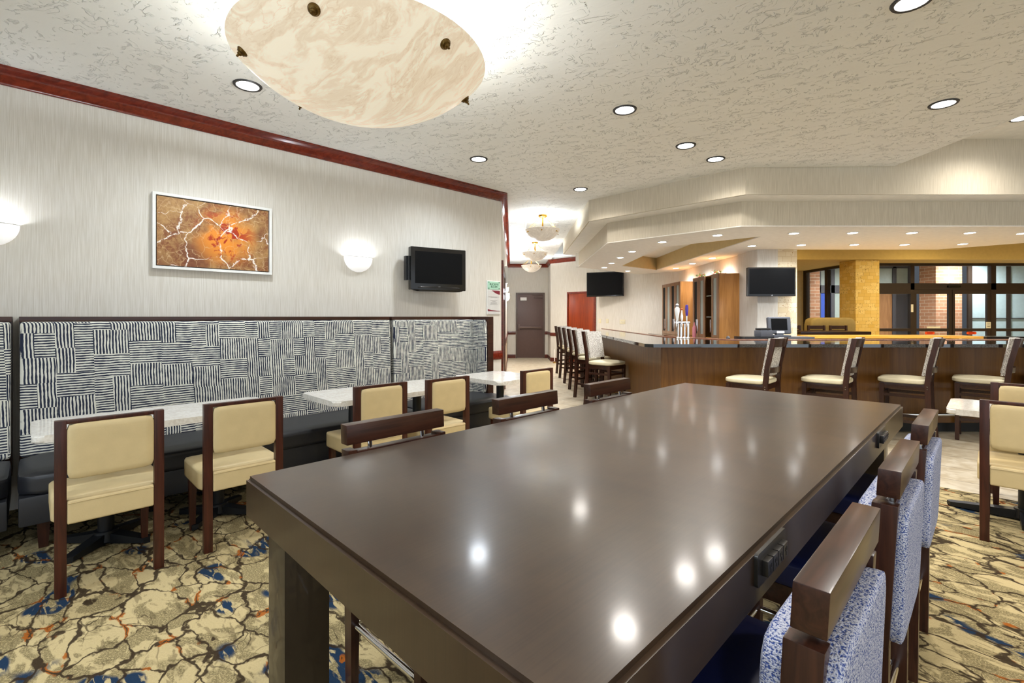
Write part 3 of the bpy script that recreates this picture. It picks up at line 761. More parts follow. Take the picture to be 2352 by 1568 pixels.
# picture, sconces done, television, sign on the bench wall
t = thing('framed_picture', 'framed abstract print of orange cracked rock on the bench wall', 'picture', W(1.175, VW - .001, 2.10), RV)
w2, h2 = .465, .318
b = bmesh.new()
for a in [(-w2, w2, -.045, 0, h2 - .022, h2), (-w2, w2, -.045, 0, -h2, -h2 + .022), (-w2, -w2 + .022, -.045, 0, -h2 + .022, h2 - .022), (w2 - .022, w2, -.045, 0, -h2 + .022, h2 - .022)]: box(b, *a)
obj('frame', b, 'white_paint', t)
obj('canvas_edge', BX(-w2 + .022, w2 - .022, -.012, 0, -h2 + .022, h2 - .022), 'granite_edge', t)
obj('print', BX(-w2 + .030, w2 - .030, -.035, -.012, -h2 + .030, h2 - .030), 'rock_art', t)

def tv(label, loc, rz, w_, h_, mount, old=False, logo=None, th=.07, name='television'):
    t = thing(name, label, 'television', loc, rz)
    b = BX(-w_ / 2, w_ / 2, 0, th, -h_ / 2, h_ / 2, bev=.012, seg=3)
    if old: cushion(b, -w_ / 2 + .03, w_ / 2 - .03, -.005, th * .9, -h_ / 2 - .02, -h_ / 2 + .05, n=5, cuts=5)
    obj('casing', b, 'black_plastic', t)
    m_ = .05 if old else .022; lo_ = .075 if old else .035
    obj('screen', BX(-w_ / 2 + m_, w_ / 2 - m_, -.002, .002, -h_ / 2 + lo_, h_ / 2 - m_), 'screen', t)
    b = bmesh.new(); 
    for a in mount: box(b, *a)
    obj('wall_mount', b, 'black_metal', t)
    if logo: obj('logo', move(flat_text(logo, .022), 0, -.003, -h_ / 2 + lo_ * .45), 'light_plastic', t)
    return t
pa = Vector((-1.165, 5.55)); pb = Vector((-.569, 5.93)); mid = (pa + pb) / 2; ang = math.atan2(pb.y - pa.y, pb.x - pa.x)
tv('black television on a wall arm beside the sconce on the bench wall', (mid.x, mid.y, 1.945), ang, (pb - pa).length, .50,
   [(-.38, -.24, .03, .05, -.14, .14), (-.40, -.37, .05, .11, -.14, .14), (-.37, .1, .07, .09, .08, .12), (-.37, .1, .07, .09, -.12, -.08), (-.1, .1, .04, .2, -.1, .1)], True, 'LG', .09)
pa = Vector((2.07, 13.35)); pb = Vector((2.98, 12.86)); mid = (pa + pb) / 2; ang = math.atan2(pb.y - pa.y, pb.x - pa.x)
tv('wide black television high on the wall beside the orange door', (mid.x, mid.y, 2.265), ang, (pb - pa).length, .67, [(-.2, .2, .05, .1, -.2, .2), (-.05, .05, .1, .42, -.05, .05)])
tv('black television mounted on the white and stone column behind the bar', (4.215, 7.8, 1.945), 0, .776, .47, [(-.2, .2, .05, .1, -.15, .15), (-.05, .05, .1, .2, -.08, .08)], False, 'LG')

t = thing('room_sign', 'narrow wall sign with mint green BUCKEYE ROOM plate above a maroon-trimmed notice', 'sign', W(4.575, VW - .001, 1.645), RV)
obj('backing', BX(-.125, .125, -.012, 0, -.235, .235, bev=.002), 'white_paint', t)
pl = obj('name_plate', BX(-.115, .115, -.02, -.012, .115, .225), 'mint_plate', t)
obj('lettering', move(flat_text('BUCKEYE', .040), 0, -.021, .185), 'green_ink', pl); obj('lettering', move(flat_text('ROOM', .040), 0, -.021, .150), 'green_ink', pl)
b = bmesh.new()
for a_ in (-.1, .1):
    for c_ in (.128, .213): box(b, a_ - .013, a_ + .013, -.022, -.02, c_ - .004, c_ + .004)
obj('corner_mark', b, 'green_ink', pl)
nt_ = obj('notice', BX(-.115, .115, -.016, -.012, -.225, .1), 'sign_paper', t)
b = bmesh.new(); pts = [(.115, .1), (-.04, .1)] + [(-.04 + .155 * i / 10, .1 - .055 * math.sin(i / 10 * PI / 2)) for i in range(1, 11)]
vv = [b.verts.new((p_[0], -.0175, p_[1])) for p_ in pts]; b.faces.new(vv); obj('corner_print', b, 'maroon_print', nt_)
b = bmesh.new(); pts = [(-.115, -.19), (-.115, -.16)] + [(-.115 + .23 * i / 10, -.16 - .025 * math.sin(i / 10 * PI / 2)) for i in range(1, 11)] + [(.115, -.19)]
vv = [b.verts.new((p_[0], -.0175, p_[1])) for p_ in pts]; b.faces.new(vv); obj('corner_print', b, 'maroon_print', nt_)
b = bmesh.new()
for z_, w_ in ((.012, .2), (.004, .12), (-.04, .13), (-.054, .06), (-.068, .12), (-.082, .12), (-.096, .14)): box(b, -w_ / 2, w_ / 2, -.0175, -.016, z_ - .002, z_ + .002)
obj('small_print', b, 'grey_ink', nt_)

# wall switches on the angled wall
for k, (px_, w_, z_, lb) in enumerate(((1378, .08, 1.26, 'ivory switch plate nearest the orange door'), (1395, .08, 1.26, 'ivory switch plate between its neighbours on the angled wall'), (1430, .17, 1.24, 'wide ivory multi-gang outlet plate on the wall behind the bar'))):
    kk = (px_ - 1176) / 1105.0; v_ = UB * (1 - kk) / (1 + kk); p = W(UB - .001, v_, z_)
    t = thing('wall_plate', lb, 'switch plate', p, RU); obj('plate', BX(-w_ / 2, w_ / 2, -.008, 0, -.06, .06, bev=.003), 'ivory_plastic', t)
    b = bmesh.new()
    for q in ([0] if w_ < .1 else [-.05, 0, .05]): box(b, q - .006, q + .006, -.014, -.008, -.014, .014)
    obj('switch', b, 'white_paint', t)
t = thing('candle_stand', 'thin white candle on a small gold base on the hallway floor', 'candle', (1.27, 14.35, 0))
obj('base', lathe(bmesh.new(), [(0, 0), (.06, 0), (.055, .015), (.015, .03), (.012, .06), (0, .06)], 16), 'brass', t)
obj('candle', tube(bmesh.new(), [(0, 0, .05), (0, 0, .36), (0, 0, .42)], [.014, .014, .004], 10), 'wax', t)

# ------------------------------------------------------------------ pedestal tables
def ped_table(label, cu, cv, lu, lv, cols, arms, L=.25, L2=None):
    t = thing('pedestal_table', label, 'table', W(cu, cv), RV, 'white quartz tables')
    b = prism(bmesh.new(), rpoly(-lu / 2, lu / 2, -lv / 2, lv / 2, .05), .71, .75)
    es = [e_ for e_ in b.edges if abs(e_.verts[0].co.z - e_.verts[1].co.z) < 1e-5]
    bmesh.ops.bevel(b, geom=es, offset=.009, segments=3, affect='EDGES'); obj('tabletop', b, 'quartz', t)
    for x_ in cols:
        obj('column', tube(bmesh.new(), [(x_, 0, .04), (x_, 0, .70)], .04, 24), 'black_metal', t)
        b = bmesh.new()
        for i in range(4):
            a = arms + PI / 2 * i; l_ = L if (i % 2 == 0 or L2 is None) else L2
            b2 = bmesh.new(); c_ = [(0, -.035), (l_ * .6, -.032), (l_, -.028), (l_ + .02, 0), (l_, .028), (l_ * .6, .032), (0, .035)]
            prism(b2, c_, 0.008, .05)
            for q in b2.verts:
                if q.co.z > .03: q.co.z = .075 - .04 * min(1, q.co.x / l_)
            bmesh.ops.transform(b2, matrix=Matrix.Translation((x_, 0, 0)) @ Matrix.Rotation(a, 4, 'Z'), verts=b2.verts[:])
            me = bpy.data.meshes.new('t'); b2.to_mesh(me); b2.free(); b.from_mesh(me); bpy.data.meshes.remove(me)
            box(b, x_ + math.cos(a) * l_ - .015, x_ + math.cos(a) * l_ + .015, math.sin(a) * l_ - .015, math.sin(a) * l_ + .015, 0, .012)
        lathe(b, [(0, .085), (.06, .08), (.065, .02), (0, .02)], 24, c=(x_, 0, 0))
        obj('foot', b, 'black_metal', t)
        obj('top_plate', BX(x_ - .15, x_ + .15, -.15, .15, .70, .709), 'black_metal', t)
ped_table('long white quartz table between the striped bench and the two beige chairs at the left', .625, 3.84, 1.25, .58, (-.3, .3), PI / 4)
ped_table('long white quartz table in the middle of the bench row, two beige chairs before it', 2.205, 3.74, 1.25, .64, (-.32, .30), PI / 4)
ped_table('small square white quartz table at the closed end of the bench', 3.53, 3.73, .66, .73, (0.02,), PI / 4)
ped_table('white quartz table at the right edge between two beige chairs', 4.76, -.16, .60, .78, (0.0,), 0, .25, .38)

# ------------------------------------------------------------------ beige chairs
def beige_chair(label, loc, rz):
    t = thing('dining_chair', label, 'chair', loc, rz, 'beige leather dining chairs')
    for s_ in (-1, 1):
        obj('leg', BX(s_ * .1975 - .0225, s_ * .1975 + .0225, -.225, -.185, 0, .868, bev=.003), 'chair_wood', t)
        obj('leg', BX(s_ * .19 - .022, s_ * .19 + .022, .19, .234, 0, .36, taper=.65), 'chair_wood', t)
    obj('top_rail', BX(-.176, .176, -.222, -.190, .848, .867, bev=.002), 'chair_wood', t)
    obj('backrest', cushion(bmesh.new(), -.174, .174, -.232, -.165, .572, .848, n=14, cuts=8), 'beige_leather', t, 60)
    b = cushion(bmesh.new(), -.232, .232, -.165, .26, .350, .470, n=16, cuts=11, crown=.14)
    box(b, -.174, .174, -.226, -.10, .352, .468, bev=.010, seg=3)
    se = obj('seat', b, 'beige_leather', t, 60)
    b = bmesh.new()
    tube(b, [(-.172, -.2262, .455), (-.08, -.2275, .457), (.08, -.2275, .457), (.172, -.2262, .455)], .0022, 6)
    obj('seam', b, 'beige_leather', se)
    obj('seat_frame', BX(-.19, .19, -.12, .21, .33, .365), 'chair_wood', t)
    return t
ch0 = beige_chair('beige leather chair farthest left, at the long white bench table', W(.30, 3.455), RV)
dup(ch0, W(.93, 3.46), RV, 'second beige leather chair from the left, just past the dark table corner')
dup(ch0, W(1.88, 3.49), RV, 'beige leather chair at the left half of the middle bench table')
dup(ch0, W(2.475, 3.44), RV, 'beige leather chair at the right half of the middle bench table')
dup(ch0, W(3.49, 3.35), RV, 'beige leather chair at the small square table by the bench end')
dup(ch0, W(4.37, -.16), RU, 'beige leather chair with its back to the camera at the right edge of the view')
dup(ch0, W(5.12, -.205), RMU, 'beige leather chair on the far side of the right-hand quartz table, facing the camera')

# ------------------------------------------------------------------ communal table
U0, U1, V0, V1 = .447, 3.30, .34, 1.56; TH = .91
t = thing('communal_table', 'large dark brown glossy communal table filling the foreground', 'table', W((U0 + U1) / 2, (V0 + V1) / 2), RV)
lu, lv = (U1 - U0) / 2, (V1 - V0) / 2
b = BX(-lu, lu, -lv, lv, TH - .113, TH)
es = [e_ for e_ in b.edges if (e_.verts[0].co.z + e_.verts[1].co.z) / 2 > TH - .03 or abs(e_.verts[0].co.z - e_.verts[1].co.z) > .05]
bmesh.ops.bevel(b, geom=es, offset=.010, segments=4, affect='EDGES')
obj('tabletop', b, 'table_veneer', t, 50)
for sx in (-1, 1):
    for sy in (-1, 1):
        cx = sx * (lu - .045 - .063); cy = sy * (lv - .06 - .063)
        obj('leg', BX(cx - .063, cx + .063, cy - .063, cy + .063, 0, TH - .113, bev=.003), 'table_leg', t)
def outlet(parent, x_):
    b = prism(bmesh.new(), rpoly(-.092, .092, -.034, .034, .008), 0, .007)
    bmesh.ops.transform(b, matrix=Matrix.Translation((x_, -lv, .868)) @ Matrix.Rotation(PI / 2, 4, 'X'), verts=b.verts[:])
    es = [e_ for e_ in b.edges]
    pt = obj('power_outlet', b, 'outlet_plastic', parent)
    for i in range(4):
        c_ = x_ - .051 + i * .034
        s_ = obj('socket', BX(c_ - .0155, c_ + .0155, -lv - .019, -lv - .006, .868 - .016, .868 + .016, bev=.002), 'outlet_plastic', pt)
        b = bmesh.new()
        for dx, dz in ((-.005, .004), (.005, .004), (0, -.006)): box(b, c_ + dx - .0013, c_ + dx + .0013, -lv - .0196, -lv - .018, .868 + dz - .004, .868 + dz + .004)
        obj('slot', b, 'cab_inside', s_)
outlet(t, 1.12 - (U0 + U1) / 2); outlet(t, 2.57 - (U0 + U1) / 2)

# ------------------------------------------------------------------ counter chairs with floating top rail
def counter_chair(label, loc, rz):
    t = thing('counter_chair', label, 'chair', loc, rz, 'navy counter chairs round the communal table')
    hw = .2225
    obj('top_rail', BX(-hw, hw, -.285, -.235, .902, .975, bev=.0025, shear=(0, -.004)), 'dark_wood_x', t)
    for s_ in (-1, 1):
        obj('spacer', tube(bmesh.new(), [(s_ * .12, -.252, .87), (s_ * .12, -.257, .905)], .009, 14), 'chrome', t)
        b = BX(s_ * (hw - .018) - .018, s_ * (hw - .018) + .018, -.262, -.205, .50, .882, bev=.003, shear=(0, -.02))
        box(b, s_ * (hw - .018) - .018, s_ * (hw - .018) + .018, -.262, -.205, 0.0, .50, taper=.8)
        obj('leg', b, 'dark_wood', t)
        obj('leg', BX(s_ * .19 - .02, s_ * .19 + .02, .18, .22, 0, .55, taper=.8), 'dark_wood', t)
    obj('back_frame', BX(-hw + .034, hw - .034, -.270, -.225, .84, .876, bev=.002), 'dark_wood_x', t)
    b = cushion(bmesh.new(), -.212, .212, -.245, -.165, .56, .868, n=9, cuts=8)
    for q in b.verts: q.co.y -= .02 * (q.co.z - .5) / .385
    obj('inner_pad', b, 'blue_tweed', t, 60)
    b = cushion(bmesh.new(), -.212, .212, -.290, -.250, .50, .866, n=10, cuts=8)
    for q in b.verts: q.co.y -= .015 * (q.co.z - .5) / .385
    obj('outer_pad', b, 'blue_tweed', t, 60)
    obj('seat', cushion(bmesh.new(), -.215, .215, -.19, .24, .56, .645, n=12, cuts=8, crown=.1), 'navy_vinyl', t, 60)
    obj('seat_frame', BX(-.205, .205, -.2, .215, .50, .563, bev=.003), 'dark_wood_x', t)
    for pts in (((-.2, -.23, .24), (.2, -.23, .24)), ((-.19, .2, .24), (.19, .2, .24)), ((-.2, -.22, .24), (-.19, .2, .24)), ((.2, -.22, .24), (.19, .2, .24))):
        obj('footrest', tube(bmesh.new(), pts, .0125, 16), 'chrome', t)
    return t
RC = .172 + .285; LC = 1.74 - .285
cc = counter_chair('blue-tweed counter chair nearest the camera on the right side of the communal table', W(1.05, RC), RV)
dup(cc, W(1.825, RC), RV, 'blue-tweed counter chair in the middle of the right side of the communal table')
dup(cc, W(2.575, RC), RV, 'blue-tweed counter chair farthest along the right side, by the far table corner')
dup(cc, W(1.05, LC), RMV, 'counter chair on the bench side of the communal table, closest to the near-left corner')
dup(cc, W(1.825, LC), RMV, 'counter chair at the middle of the bench side of the communal table')
dup(cc, W(2.575, LC), RMV, 'counter chair at the far end of the bench side of the communal table')

# ------------------------------------------------------------------ bar
BT = 1.07
outb = [(1.55, 12.4), (1.52, 5.52), (1.60, 5.44), (10.4, 5.44), (10.4, 6.35), (2.9, 6.35), (2.3, 7.3), (2.3, 12.4)]
t = thing('bar_counter', 'L-shaped bar with glossy black granite top and brown wood panel front', 'bar', (0, 0, 0))
b = prism(bmesh.new(), outb, BT - .038, BT); obj('worktop', b, 'black_granite', t)
baseb = [(1.80, 12.3), (1.77, 5.72), (10.3, 5.72), (10.3, 6.2), (2.85, 6.2), (2.2, 7.25), (2.2, 12.3)]
obj('front_panel', prism(bmesh.new(), baseb, .12, BT - .038), 'bar_panel', t)
toe = [(1.86, 12.25), (1.83, 5.78), (10.2, 5.78), (10.2, 6.15), (2.83, 6.15), (2.15, 7.2), (2.15, 12.25)]
obj('toe_kick', prism(bmesh.new(), toe, 0, .125), 'black_toe', t)
b = bmesh.new(); ins = [(2.3, 12.4), (2.3, 7.3), (2.9, 6.35), (10.4, 6.35)]
extr(b, [(0, BT - .03), (-.06, BT - .03), (-.06, BT + .006), (-.045, BT + .012), (0, BT + .008)], ins); obj('wooden_edge', b, 'bar_rail_wood', t)
obj('foot_rail', tube(bmesh.new(), [(2.0, 5.60, .24), (10.2, 5.60, .24)], .02, 12), 'chrome', t)
b = bmesh.new()
for i in range(8): tube(b, [(2.2 + i * 1.12, 5.60, .24), (2.2 + i * 1.12, 5.73, .24)], .012, 8)
obj('rail_bracket', b, 'chrome', t)
# back counter and cabinets
t = thing('back_counter', 'dark-topped counter along the wall below the wooden cabinets', 'counter', (0, 0, 0))
obj('worktop', prism(bmesh.new(), [(3.4, 12.0), (3.4, 8.3), (3.5, 7.35), (4.9, 7.35), (4.9, 7.98), (4.06, 7.98), (4.06, 8.3), (4.12, 8.3), (4.12, 11.85), (3.97, 12.0)], .93, .965), 'black_granite', t)
obj('carcass', prism(bmesh.new(), [(3.45, 11.95), (3.45, 8.3), (3.55, 7.4), (4.85, 7.4), (4.85, 7.95), (4.05, 7.95), (4.05, 8.3), (4.1, 8.3), (4.1, 11.8), (3.97, 11.95)], 0, .93), 'cabinet_wood', t)
def cabinet(label, y0, y1, doors, open_bay=None):
    t = thing('wall_cabinet', label, 'cabinet', (3.70, y0, .968)); L = y1 - y0; H = 1.19; Dp = .425
    b = bmesh.new()
    for a in [(0.02, Dp, 0, .02, 0, H), (0.02, Dp, L - .02, L, 0, H), (0.02, Dp, .02, L - .02, 0, .02), (0.02, Dp, .02, L - .02, H - .02, H), (Dp - .02, Dp, .02, L - .02, .02, H - .02)]: box(b, *a)
    obj('body', b, 'cabinet_wood', t)
    obj('inside', BX(Dp - .03, Dp - .02, .02, L - .02, .02, H - .02), 'cab_inside', t)
    dw = L / doors
    for k in range(doors):
        a0, a1 = k * dw + .003, (k + 1) * dw - .003
        if open_bay == k:
            sh = bmesh.new()
            for z_ in (.4, .8): box(sh, .03, Dp - .03, a0, a1, z_, z_ + .012)
            obj('shelf', sh, 'pale_panel', t); continue
        b = bmesh.new(); fr = .075
        for a in [(0, .02, a0, a0 + fr, 0, H), (0, .02, a1 - fr, a1, 0, H), (0, .02, a0 + fr, a1 - fr, 0, fr), (0, .02, a0 + fr, a1 - fr, H - fr, H)]: box(b, *a)
        d = obj('door', b, 'cabinet_front', t)
        obj('glass', BX(.008, .012, a0 + fr, a1 - fr, fr, H - fr), 'screen' if k % 2 else 'pale_panel', d)
        hy = a1 - .03 if k % 2 == 0 else a0 + .03
        b = bmesh.new(); tube(b, [(-.03, hy, .12), (-.03, hy, .36)], .007, 10); tube(b, [(-.03, hy, .15), (0, hy, .15)], .005, 8); tube(b, [(-.03, hy, .33), (0, hy, .33)], .005, 8)
        obj('handle', b, 'chrome', d)
    return t
cabinet('tall wooden glass-door cabinet on the back counter, nearer the hallway corner', 10.6, 11.86, 4)
cabinet('tall wooden cabinet with one open dark bay on the back counter', 8.63, 9.85, 4, 1)
def greens(label, x_, y_, z_):
    t = thing('artificial_garland', label, 'plant', (x_, y_, z_))
    b = bmesh.new(); rr = random.Random(3)
    for i in range(46):
        a = rr.uniform(0, 2 * PI); r_ = rr.uniform(.0, .12); c_ = Vector((math.cos(a) * r_, math.sin(a) * r_ * 1.4, rr.uniform(.0, .07)))
        d1 = Vector((rr.uniform(-1, 1), rr.uniform(-1, 1), rr.uniform(-.1, 1))).normalized() * .045; d2 = d1.orthogonal().normalized() * .014
        vs2 = [b.verts.new(c_), b.verts.new(c_ + d1 * .5 + d2), b.verts.new(c_ + d1), b.verts.new(c_ + d1 * .5 - d2)]; b.faces.new(vs2)
    obj('leaves', b, 'leaf', t)
    b = bmesh.new()
    for i in range(9): bmesh.ops.create_icosphere(b, subdivisions=1, radius=.014, matrix=Matrix.Translation((rr.uniform(-.08, .08), rr.uniform(-.1, .1), rr.uniform(.02, .08))))
    obj('berries', b, 'berry', t)
greens('leafy garland with orange berries in the gap beside the cabinet tops', 3.85, 9.72, 2.158)
greens('small green garland peeking over the open-bay cabinet', 3.85, 9.0, 2.158)
# bottle behind glass door: pink bottle stands on cabinet floor
t = thing('pink_bottle', 'pink bottle on the back counter beside the open-bay cabinet', 'bottle', (3.60, 9.50, .966))
obj('body', lathe(bmesh.new(), [(0, 0), (.035, 0), (.035, .2), (.012, .25), (.012, .3), (0, .3)], 18), 'pink_plastic', t)
# beer tower
t = thing('beer_tower', 'chrome draft beer tower on the bar with tap handles', 'beer tap', (2.42, 6.85, BT + .001))
for i, x_ in enumerate((-.055, -.01, .04, .09)):
    b = tube(bmesh.new(), [(x_, 0, 0), (x_, 0, .225)], .016 if i % 2 else .011, 16); lathe(b, [(0, 0), (.026, 0), (.024, .012), (.014, .02), (0, .02)], 16, c=(x_, 0, 0)); obj('pipe', b, 'chrome', t)
obj('manifold', tube(bmesh.new(), [(-.10, 0, .225), (.11, 0, .225)], .018, 16), 'chrome', t)
for i, x_ in enumerate((-.10, -.02, .05)):
    b = tube(bmesh.new(), [(x_, 0, .225), (x_, -.05, .225), (x_, -.06, .21), (x_, -.065, .16)], .009, 12); tube(b, [(x_, -.05, .225), (x_, -.05, .255)], .007, 10); fc = obj('faucet', b, 'chrome', t)
h = obj('tap_handle', lathe(bmesh.new(), [(0, 0), (.012, 0), (.016, .03), (.026, .09), (.034, .15), (.030, .18), (.016, .19), (.022, .215), (.02, .235), (0, .245)], 20, c=(-.085, -.05, .25)), 'white_plastic', t); h['label'] = 'white tap handle with dark bands'
obj('band', lathe(bmesh.new(), [(.0235, 0), (.0245, .004), (.024, .012), (.021, .016)], 20, c=(-.085, -.05, .455)), 'grey_plastic', h)
h = obj('tap_handle', lathe(bmesh.new(), [(0, 0), (.01, 0), (.016, .03), (.018, .06), (.008, .12), (.008, .15), (0, .152)], 20, c=(-.02, -.05, .25)), 'white_plastic', t); h['label'] = 'slim white tap handle'
b = bmesh.new(); bmesh.ops.create_icosphere(b, subdivisions=2, radius=.016, matrix=Matrix.Translation((-.02, -.05, .415))); obj('finial', b, 'berry', h)
h = obj('tap_handle', lathe(bmesh.new(), [(0, .07), (.014, .07), (.018, .1), (.022, .17), (.019, .22), (0, .23)], 20, c=(.05, -.05, .25)), 'purple_plastic', t); h['label'] = 'purple tap handle'
obj('ferrule', lathe(bmesh.new(), [(0, 0), (.01, 0), (.012, .07), (0, .07)], 16, c=(.05, -.05, .25)), 'chrome', h)
# register, printer, phone, tray boxes
ZC = .966
t = thing('back_bar_shelf', 'black raised shelf box on the back counter under the cash register', 'shelf', (4.05, 7.62, ZC)); 
obj('box', BX(-.45, .0, -.18, .18, 0, .10, bev=.004), 'black_plastic', t); obj('lid', BX(.0, .62, -.2, .18, 0, .10, bev=.004), 'grey_plastic', t)
t = thing('register_terminal', 'grey touch screen cash register standing behind the bar', 'cash register', (4.20, 7.55, ZC + .101), -.12)
obj('base', BX(-.13, .13, -.1, .1, 0, .025, bev=.01), 'grey_plastic', t); obj('neck', BX(-.05, .05, -.02, .06, .025, .10), 'grey_plastic', t)
b = BX(-.17, .17, -.03, .05, .045, .31, bev=.025, seg=3); 
o = obj('monitor', b, 'grey_plastic', t); o.rotation_euler = (-.15, 0, 0)
s_ = obj('screen', BX(-.125, .11, -.034, -.028, .10, .28), 'screen', o)
obj('label_card', BX(-.05, .06, -.036, -.03, .05, .085), 'white_paint', o)
t = thing('receipt_printer', 'dark boxy receipt printer left of the cash register', 'printer', (3.93, 7.52, ZC + .101), .1)
obj('body', BX(-.10, .10, -.09, .09, 0, .10, bev=.015), 'grey_plastic', t); obj('lid', BX(-.085, .085, -.06, .085, .10, .135, bev=.015), 'outlet_plastic', t)
t = thing('desk_phone', 'silver corded desk phone beside the black shelf behind the bar', 'phone', (3.58, 7.75, ZC), .1)
obj('base', BX(-.11, .11, -.09, .09, 0, .05, bev=.015, shear=(0, .02)), 'light_plastic', t)
obj('handset', tube(bmesh.new(), [(-.12, -.05, .065), (-.11, -.03, .085), (-.09, .03, .09), (-.08, .07, .065)], [.02, .015, .015, .02], 12), 'grey_plastic', t)
# honey wooden counter on the lobby side
t = thing('wooden_counter', 'honey-coloured wooden counter behind the black bar top', 'counter', (0, 0, 0))
obj('worktop', prism(bmesh.new(), [(4.78, 7.75), (7.0, 7.75), (7.45, 7.6), (7.45, 8.0), (7.0, 8.25), (4.78, 8.25)], BT - .04, BT), 'honey_wood', t)
obj('panel', prism(bmesh.new(), [(4.8, 7.85), (7.3, 7.85), (7.3, 8.15), (4.8, 8.15)], 0, BT - .04), 'dark_wood', t)
obj('end_ledge', BX(7.45, 8.1, 7.55, 7.95, BT - .045, BT - .005), 'granite_edge', t)
obj('end_panel', BX(7.5, 8.0, 7.65, 7.85, 0, BT - .045), 'dark_wood', t)
# high table and stools in the lobby
t = thing('high_table', 'dark high table in the lobby before the gold stone column', 'table', (6.6, 10.2, 0))
obj('tabletop', BX(-.72, .72, -.4, .4, 1.0, 1.075, bev=.004), 'dark_wood_x', t)
for sx in (-.62, .62):
    for sy in (-.32, .32): obj('leg', BX(sx - .05, sx + .05, sy - .05, sy + .05, 0, 1.0), 'dark_wood', t)
def slat_stool(label, loc, rz):
    t = thing('slat_back_stool', label, 'stool', loc, rz, 'lobby high table stools')
    for s_ in (-1, 1):
        obj('leg', BX(s_ * .18 - .02, s_ * .18 + .02, -.22, -.18, 0, 1.18, shear=(0, -.04)), 'dark_wood', t); obj('leg', BX(s_ * .18 - .02, s_ * .18 + .02, .16, .2, 0, .7), 'dark_wood', t)
    for z_ in (1.0, 1.10): obj('back_slat', BX(-.18, .18, -.252, -.232, z_, z_ + .075), 'dark_wood_x', t)
    obj('seat', BX(-.2, .2, -.18, .21, .70, .76, bev=.01), 'navy_vinyl', t)
    for y_ in (-.19, .18): obj('stretcher', BX(-.17, .17, y_ - .01, y_ + .01, .25, .28), 'dark_wood_x', t)
    return t
ls = slat_stool('dark slat-back stool at the lobby high table, beside the plastered wall', (6.45, 10.85, 0), PI)
dup(ls, (6.98, 10.8, 0), PI, 'dark slat-back stool at the middle of the lobby high table')
dup(ls, (7.45, 10.75, 0), PI, 'dark slat-back stool at the lobby high table in front of the gold column')
tag(obj('booth_seat', cushion(bmesh.new(), 6.95, 8.0, 11.15, 11.5, 0, 1.36, n=10, cuts=8), 'booth_fabric', sm=60), 'tan round-topped booth back behind the lobby stools', 'booth')

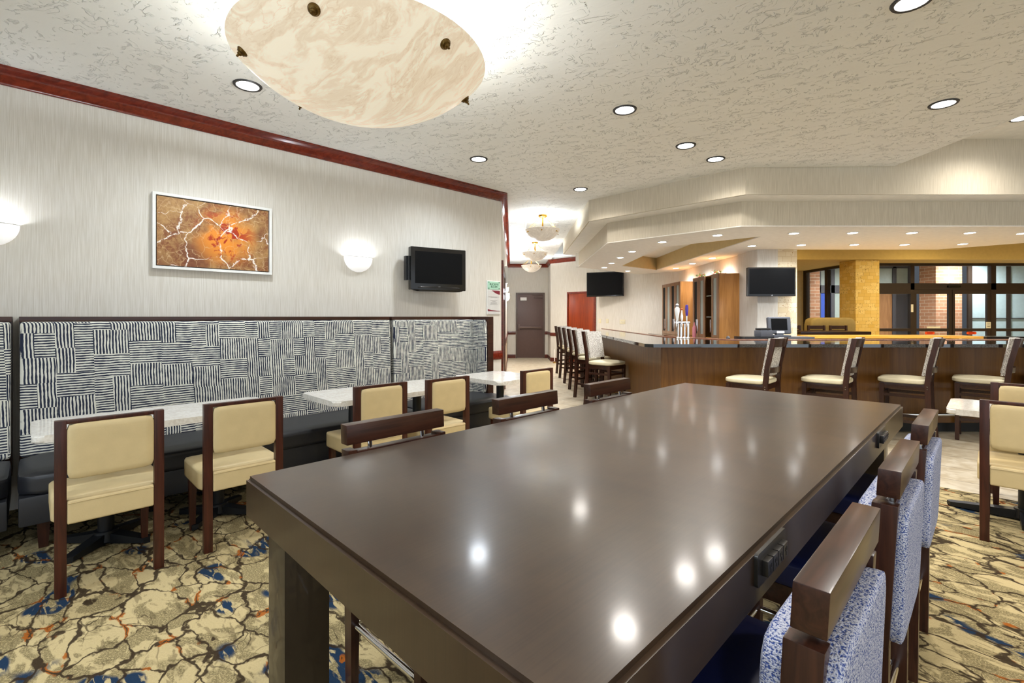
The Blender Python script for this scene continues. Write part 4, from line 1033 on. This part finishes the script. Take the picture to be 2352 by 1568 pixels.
# ------------------------------------------------------------------ bar stools
def bar_stool(label, loc, rz):
    t = thing('bar_stool', label, 'stool', loc, rz, 'dark wood bar stools with cream seats')
    for s_ in (-1, 1):
        b = bmesh.new()
        # rear post: curved board from floor to top
        pts = [(-.25, 0), (-.215, .35), (-.205, .66), (-.225, .85), (-.26, 1.02), (-.285, 1.15)]
        for (ya, za), (yb, zb) in zip(pts, pts[1:]):
            r_ = [b.verts.new((s_ * .205 + dx, yy + dy, zz)) for (yy, zz) in ((ya, za), (yb, zb)) for dx, dy in ((-.017, -.024), (.017, -.024), (.017, .024), (-.017, .024))]
            for f in ((0, 1, 5, 4), (1, 2, 6, 5), (2, 3, 7, 6), (3, 0, 4, 7)): b.faces.new([r_[q] for q in f])
            if za == 0: b.faces.new(r_[:4][::-1])
            if zb == 1.15: b.faces.new(r_[4:])
        bmesh.ops.remove_doubles(b, verts=b.verts[:], dist=1e-4)
        obj('leg', b, 'dark_wood', t)
        obj('leg', BX(s_ * .195 - .021, s_ * .195 + .021, .165, .207, 0, .64, taper=.85), 'dark_wood', t)
        obj('stretcher', BX(s_ * .2 - .009, s_ * .2 + .009, -.2, .17, .50, .53), 'dark_wood_x', t)
        obj('stretcher', BX(s_ * .2 - .009, s_ * .2 + .009, -.21, .17, .22, .25), 'dark_wood_x', t)
        b = bmesh.new()
        for z_ in (.605, .63): tube(b, [(s_ * .222, -.205, z_), (s_ * .2265, -.205, z_)], .006, 10)
        obj('bolt', b, 'chrome', t)
    def bow(z0, z1, y_, th, w_=.188, bulge=.045):
        b = bmesh.new(); n = 12; g = []
        for i in range(n + 1):
            x_ = -w_ + 2 * w_ * i / n; yo = -bulge * (1 - (x_ / w_) ** 2)
            g.append([b.verts.new((x_, y_[k] + yo + d, z)) for k, z in ((0, z0), (1, z1)) for d in (-th / 2, th / 2)])
        for P, Q in zip(g, g[1:]):
            for f in ((0, 1), (1, 3), (3, 2), (2, 0)): b.faces.new((P[f[0]], P[f[1]], Q[f[1]], Q[f[0]]))
        b.faces.new([g[0][q] for q in (0, 1, 3, 2)]); b.faces.new([g[-1][q] for q in (2, 3, 1, 0)])
        return b
    obj('top_rail', bow(1.055, 1.145, (-.265, -.285), .02), 'dark_wood_x', t)
    obj('lower_rail', bow(.775, .835, (-.215, -.222), .02), 'dark_wood_x', t)
    obj('back_pad', bow(.745, 1.148, (-.180, -.252), .05, .186, .03), 'grey_tweed', t)
    b = cushion(bmesh.new(), -.235, .235, -.215, .235, .645, .705, n=5, cuts=9, crown=.35)
    obj('seat', b, 'seat_cream', t, 60)
    obj('seat_frame', BX(-.205, .205, -.19, .2, .585, .648, bev=.004), 'dark_wood_x', t)
    obj('stretcher', BX(-.19, .19, -.215, -.195, .30, .33), 'dark_wood_x', t)
    obj('stretcher', BX(-.19, .19, .175, .195, .50, .53), 'dark_wood_x', t)
    obj('footrest', tube(bmesh.new(), [(-.18, .19, .24), (.18, .19, .24)], .011, 12), 'chrome', t)
    return t
bs = bar_stool('bar stool along the bar front, first after the bar corner', W(5.74, 1.92), RV)
dup(bs, W(6.345, 1.315), RV, 'bar stool along the bar front, second after the bar corner')
dup(bs, W(6.96, .70), RV, 'bar stool along the bar front, third after the bar corner')
dup(bs, W(7.55, .10), RV, 'bar stool along the bar front, cut by the right edge above the beige chair')
dup(bs, W(8.16, -.50), RV, 'bar stool along the bar front, beyond the one cut by the right edge')
for i, (x, y) in enumerate(((1.42, 7.65), (1.37, 8.47), (1.385, 9.37), (1.38, 10.22), (1.37, 11.08), (1.38, 11.95))):
    dup(bs, (x + .03, y - .25, 0), RMV, ['hallway-side bar stool closest to the dining room, its woven back pad in full view'][0] if i == 0 else 'bar stool on the hallway side of the bar, %s in line from the dining room' % ordn[i])
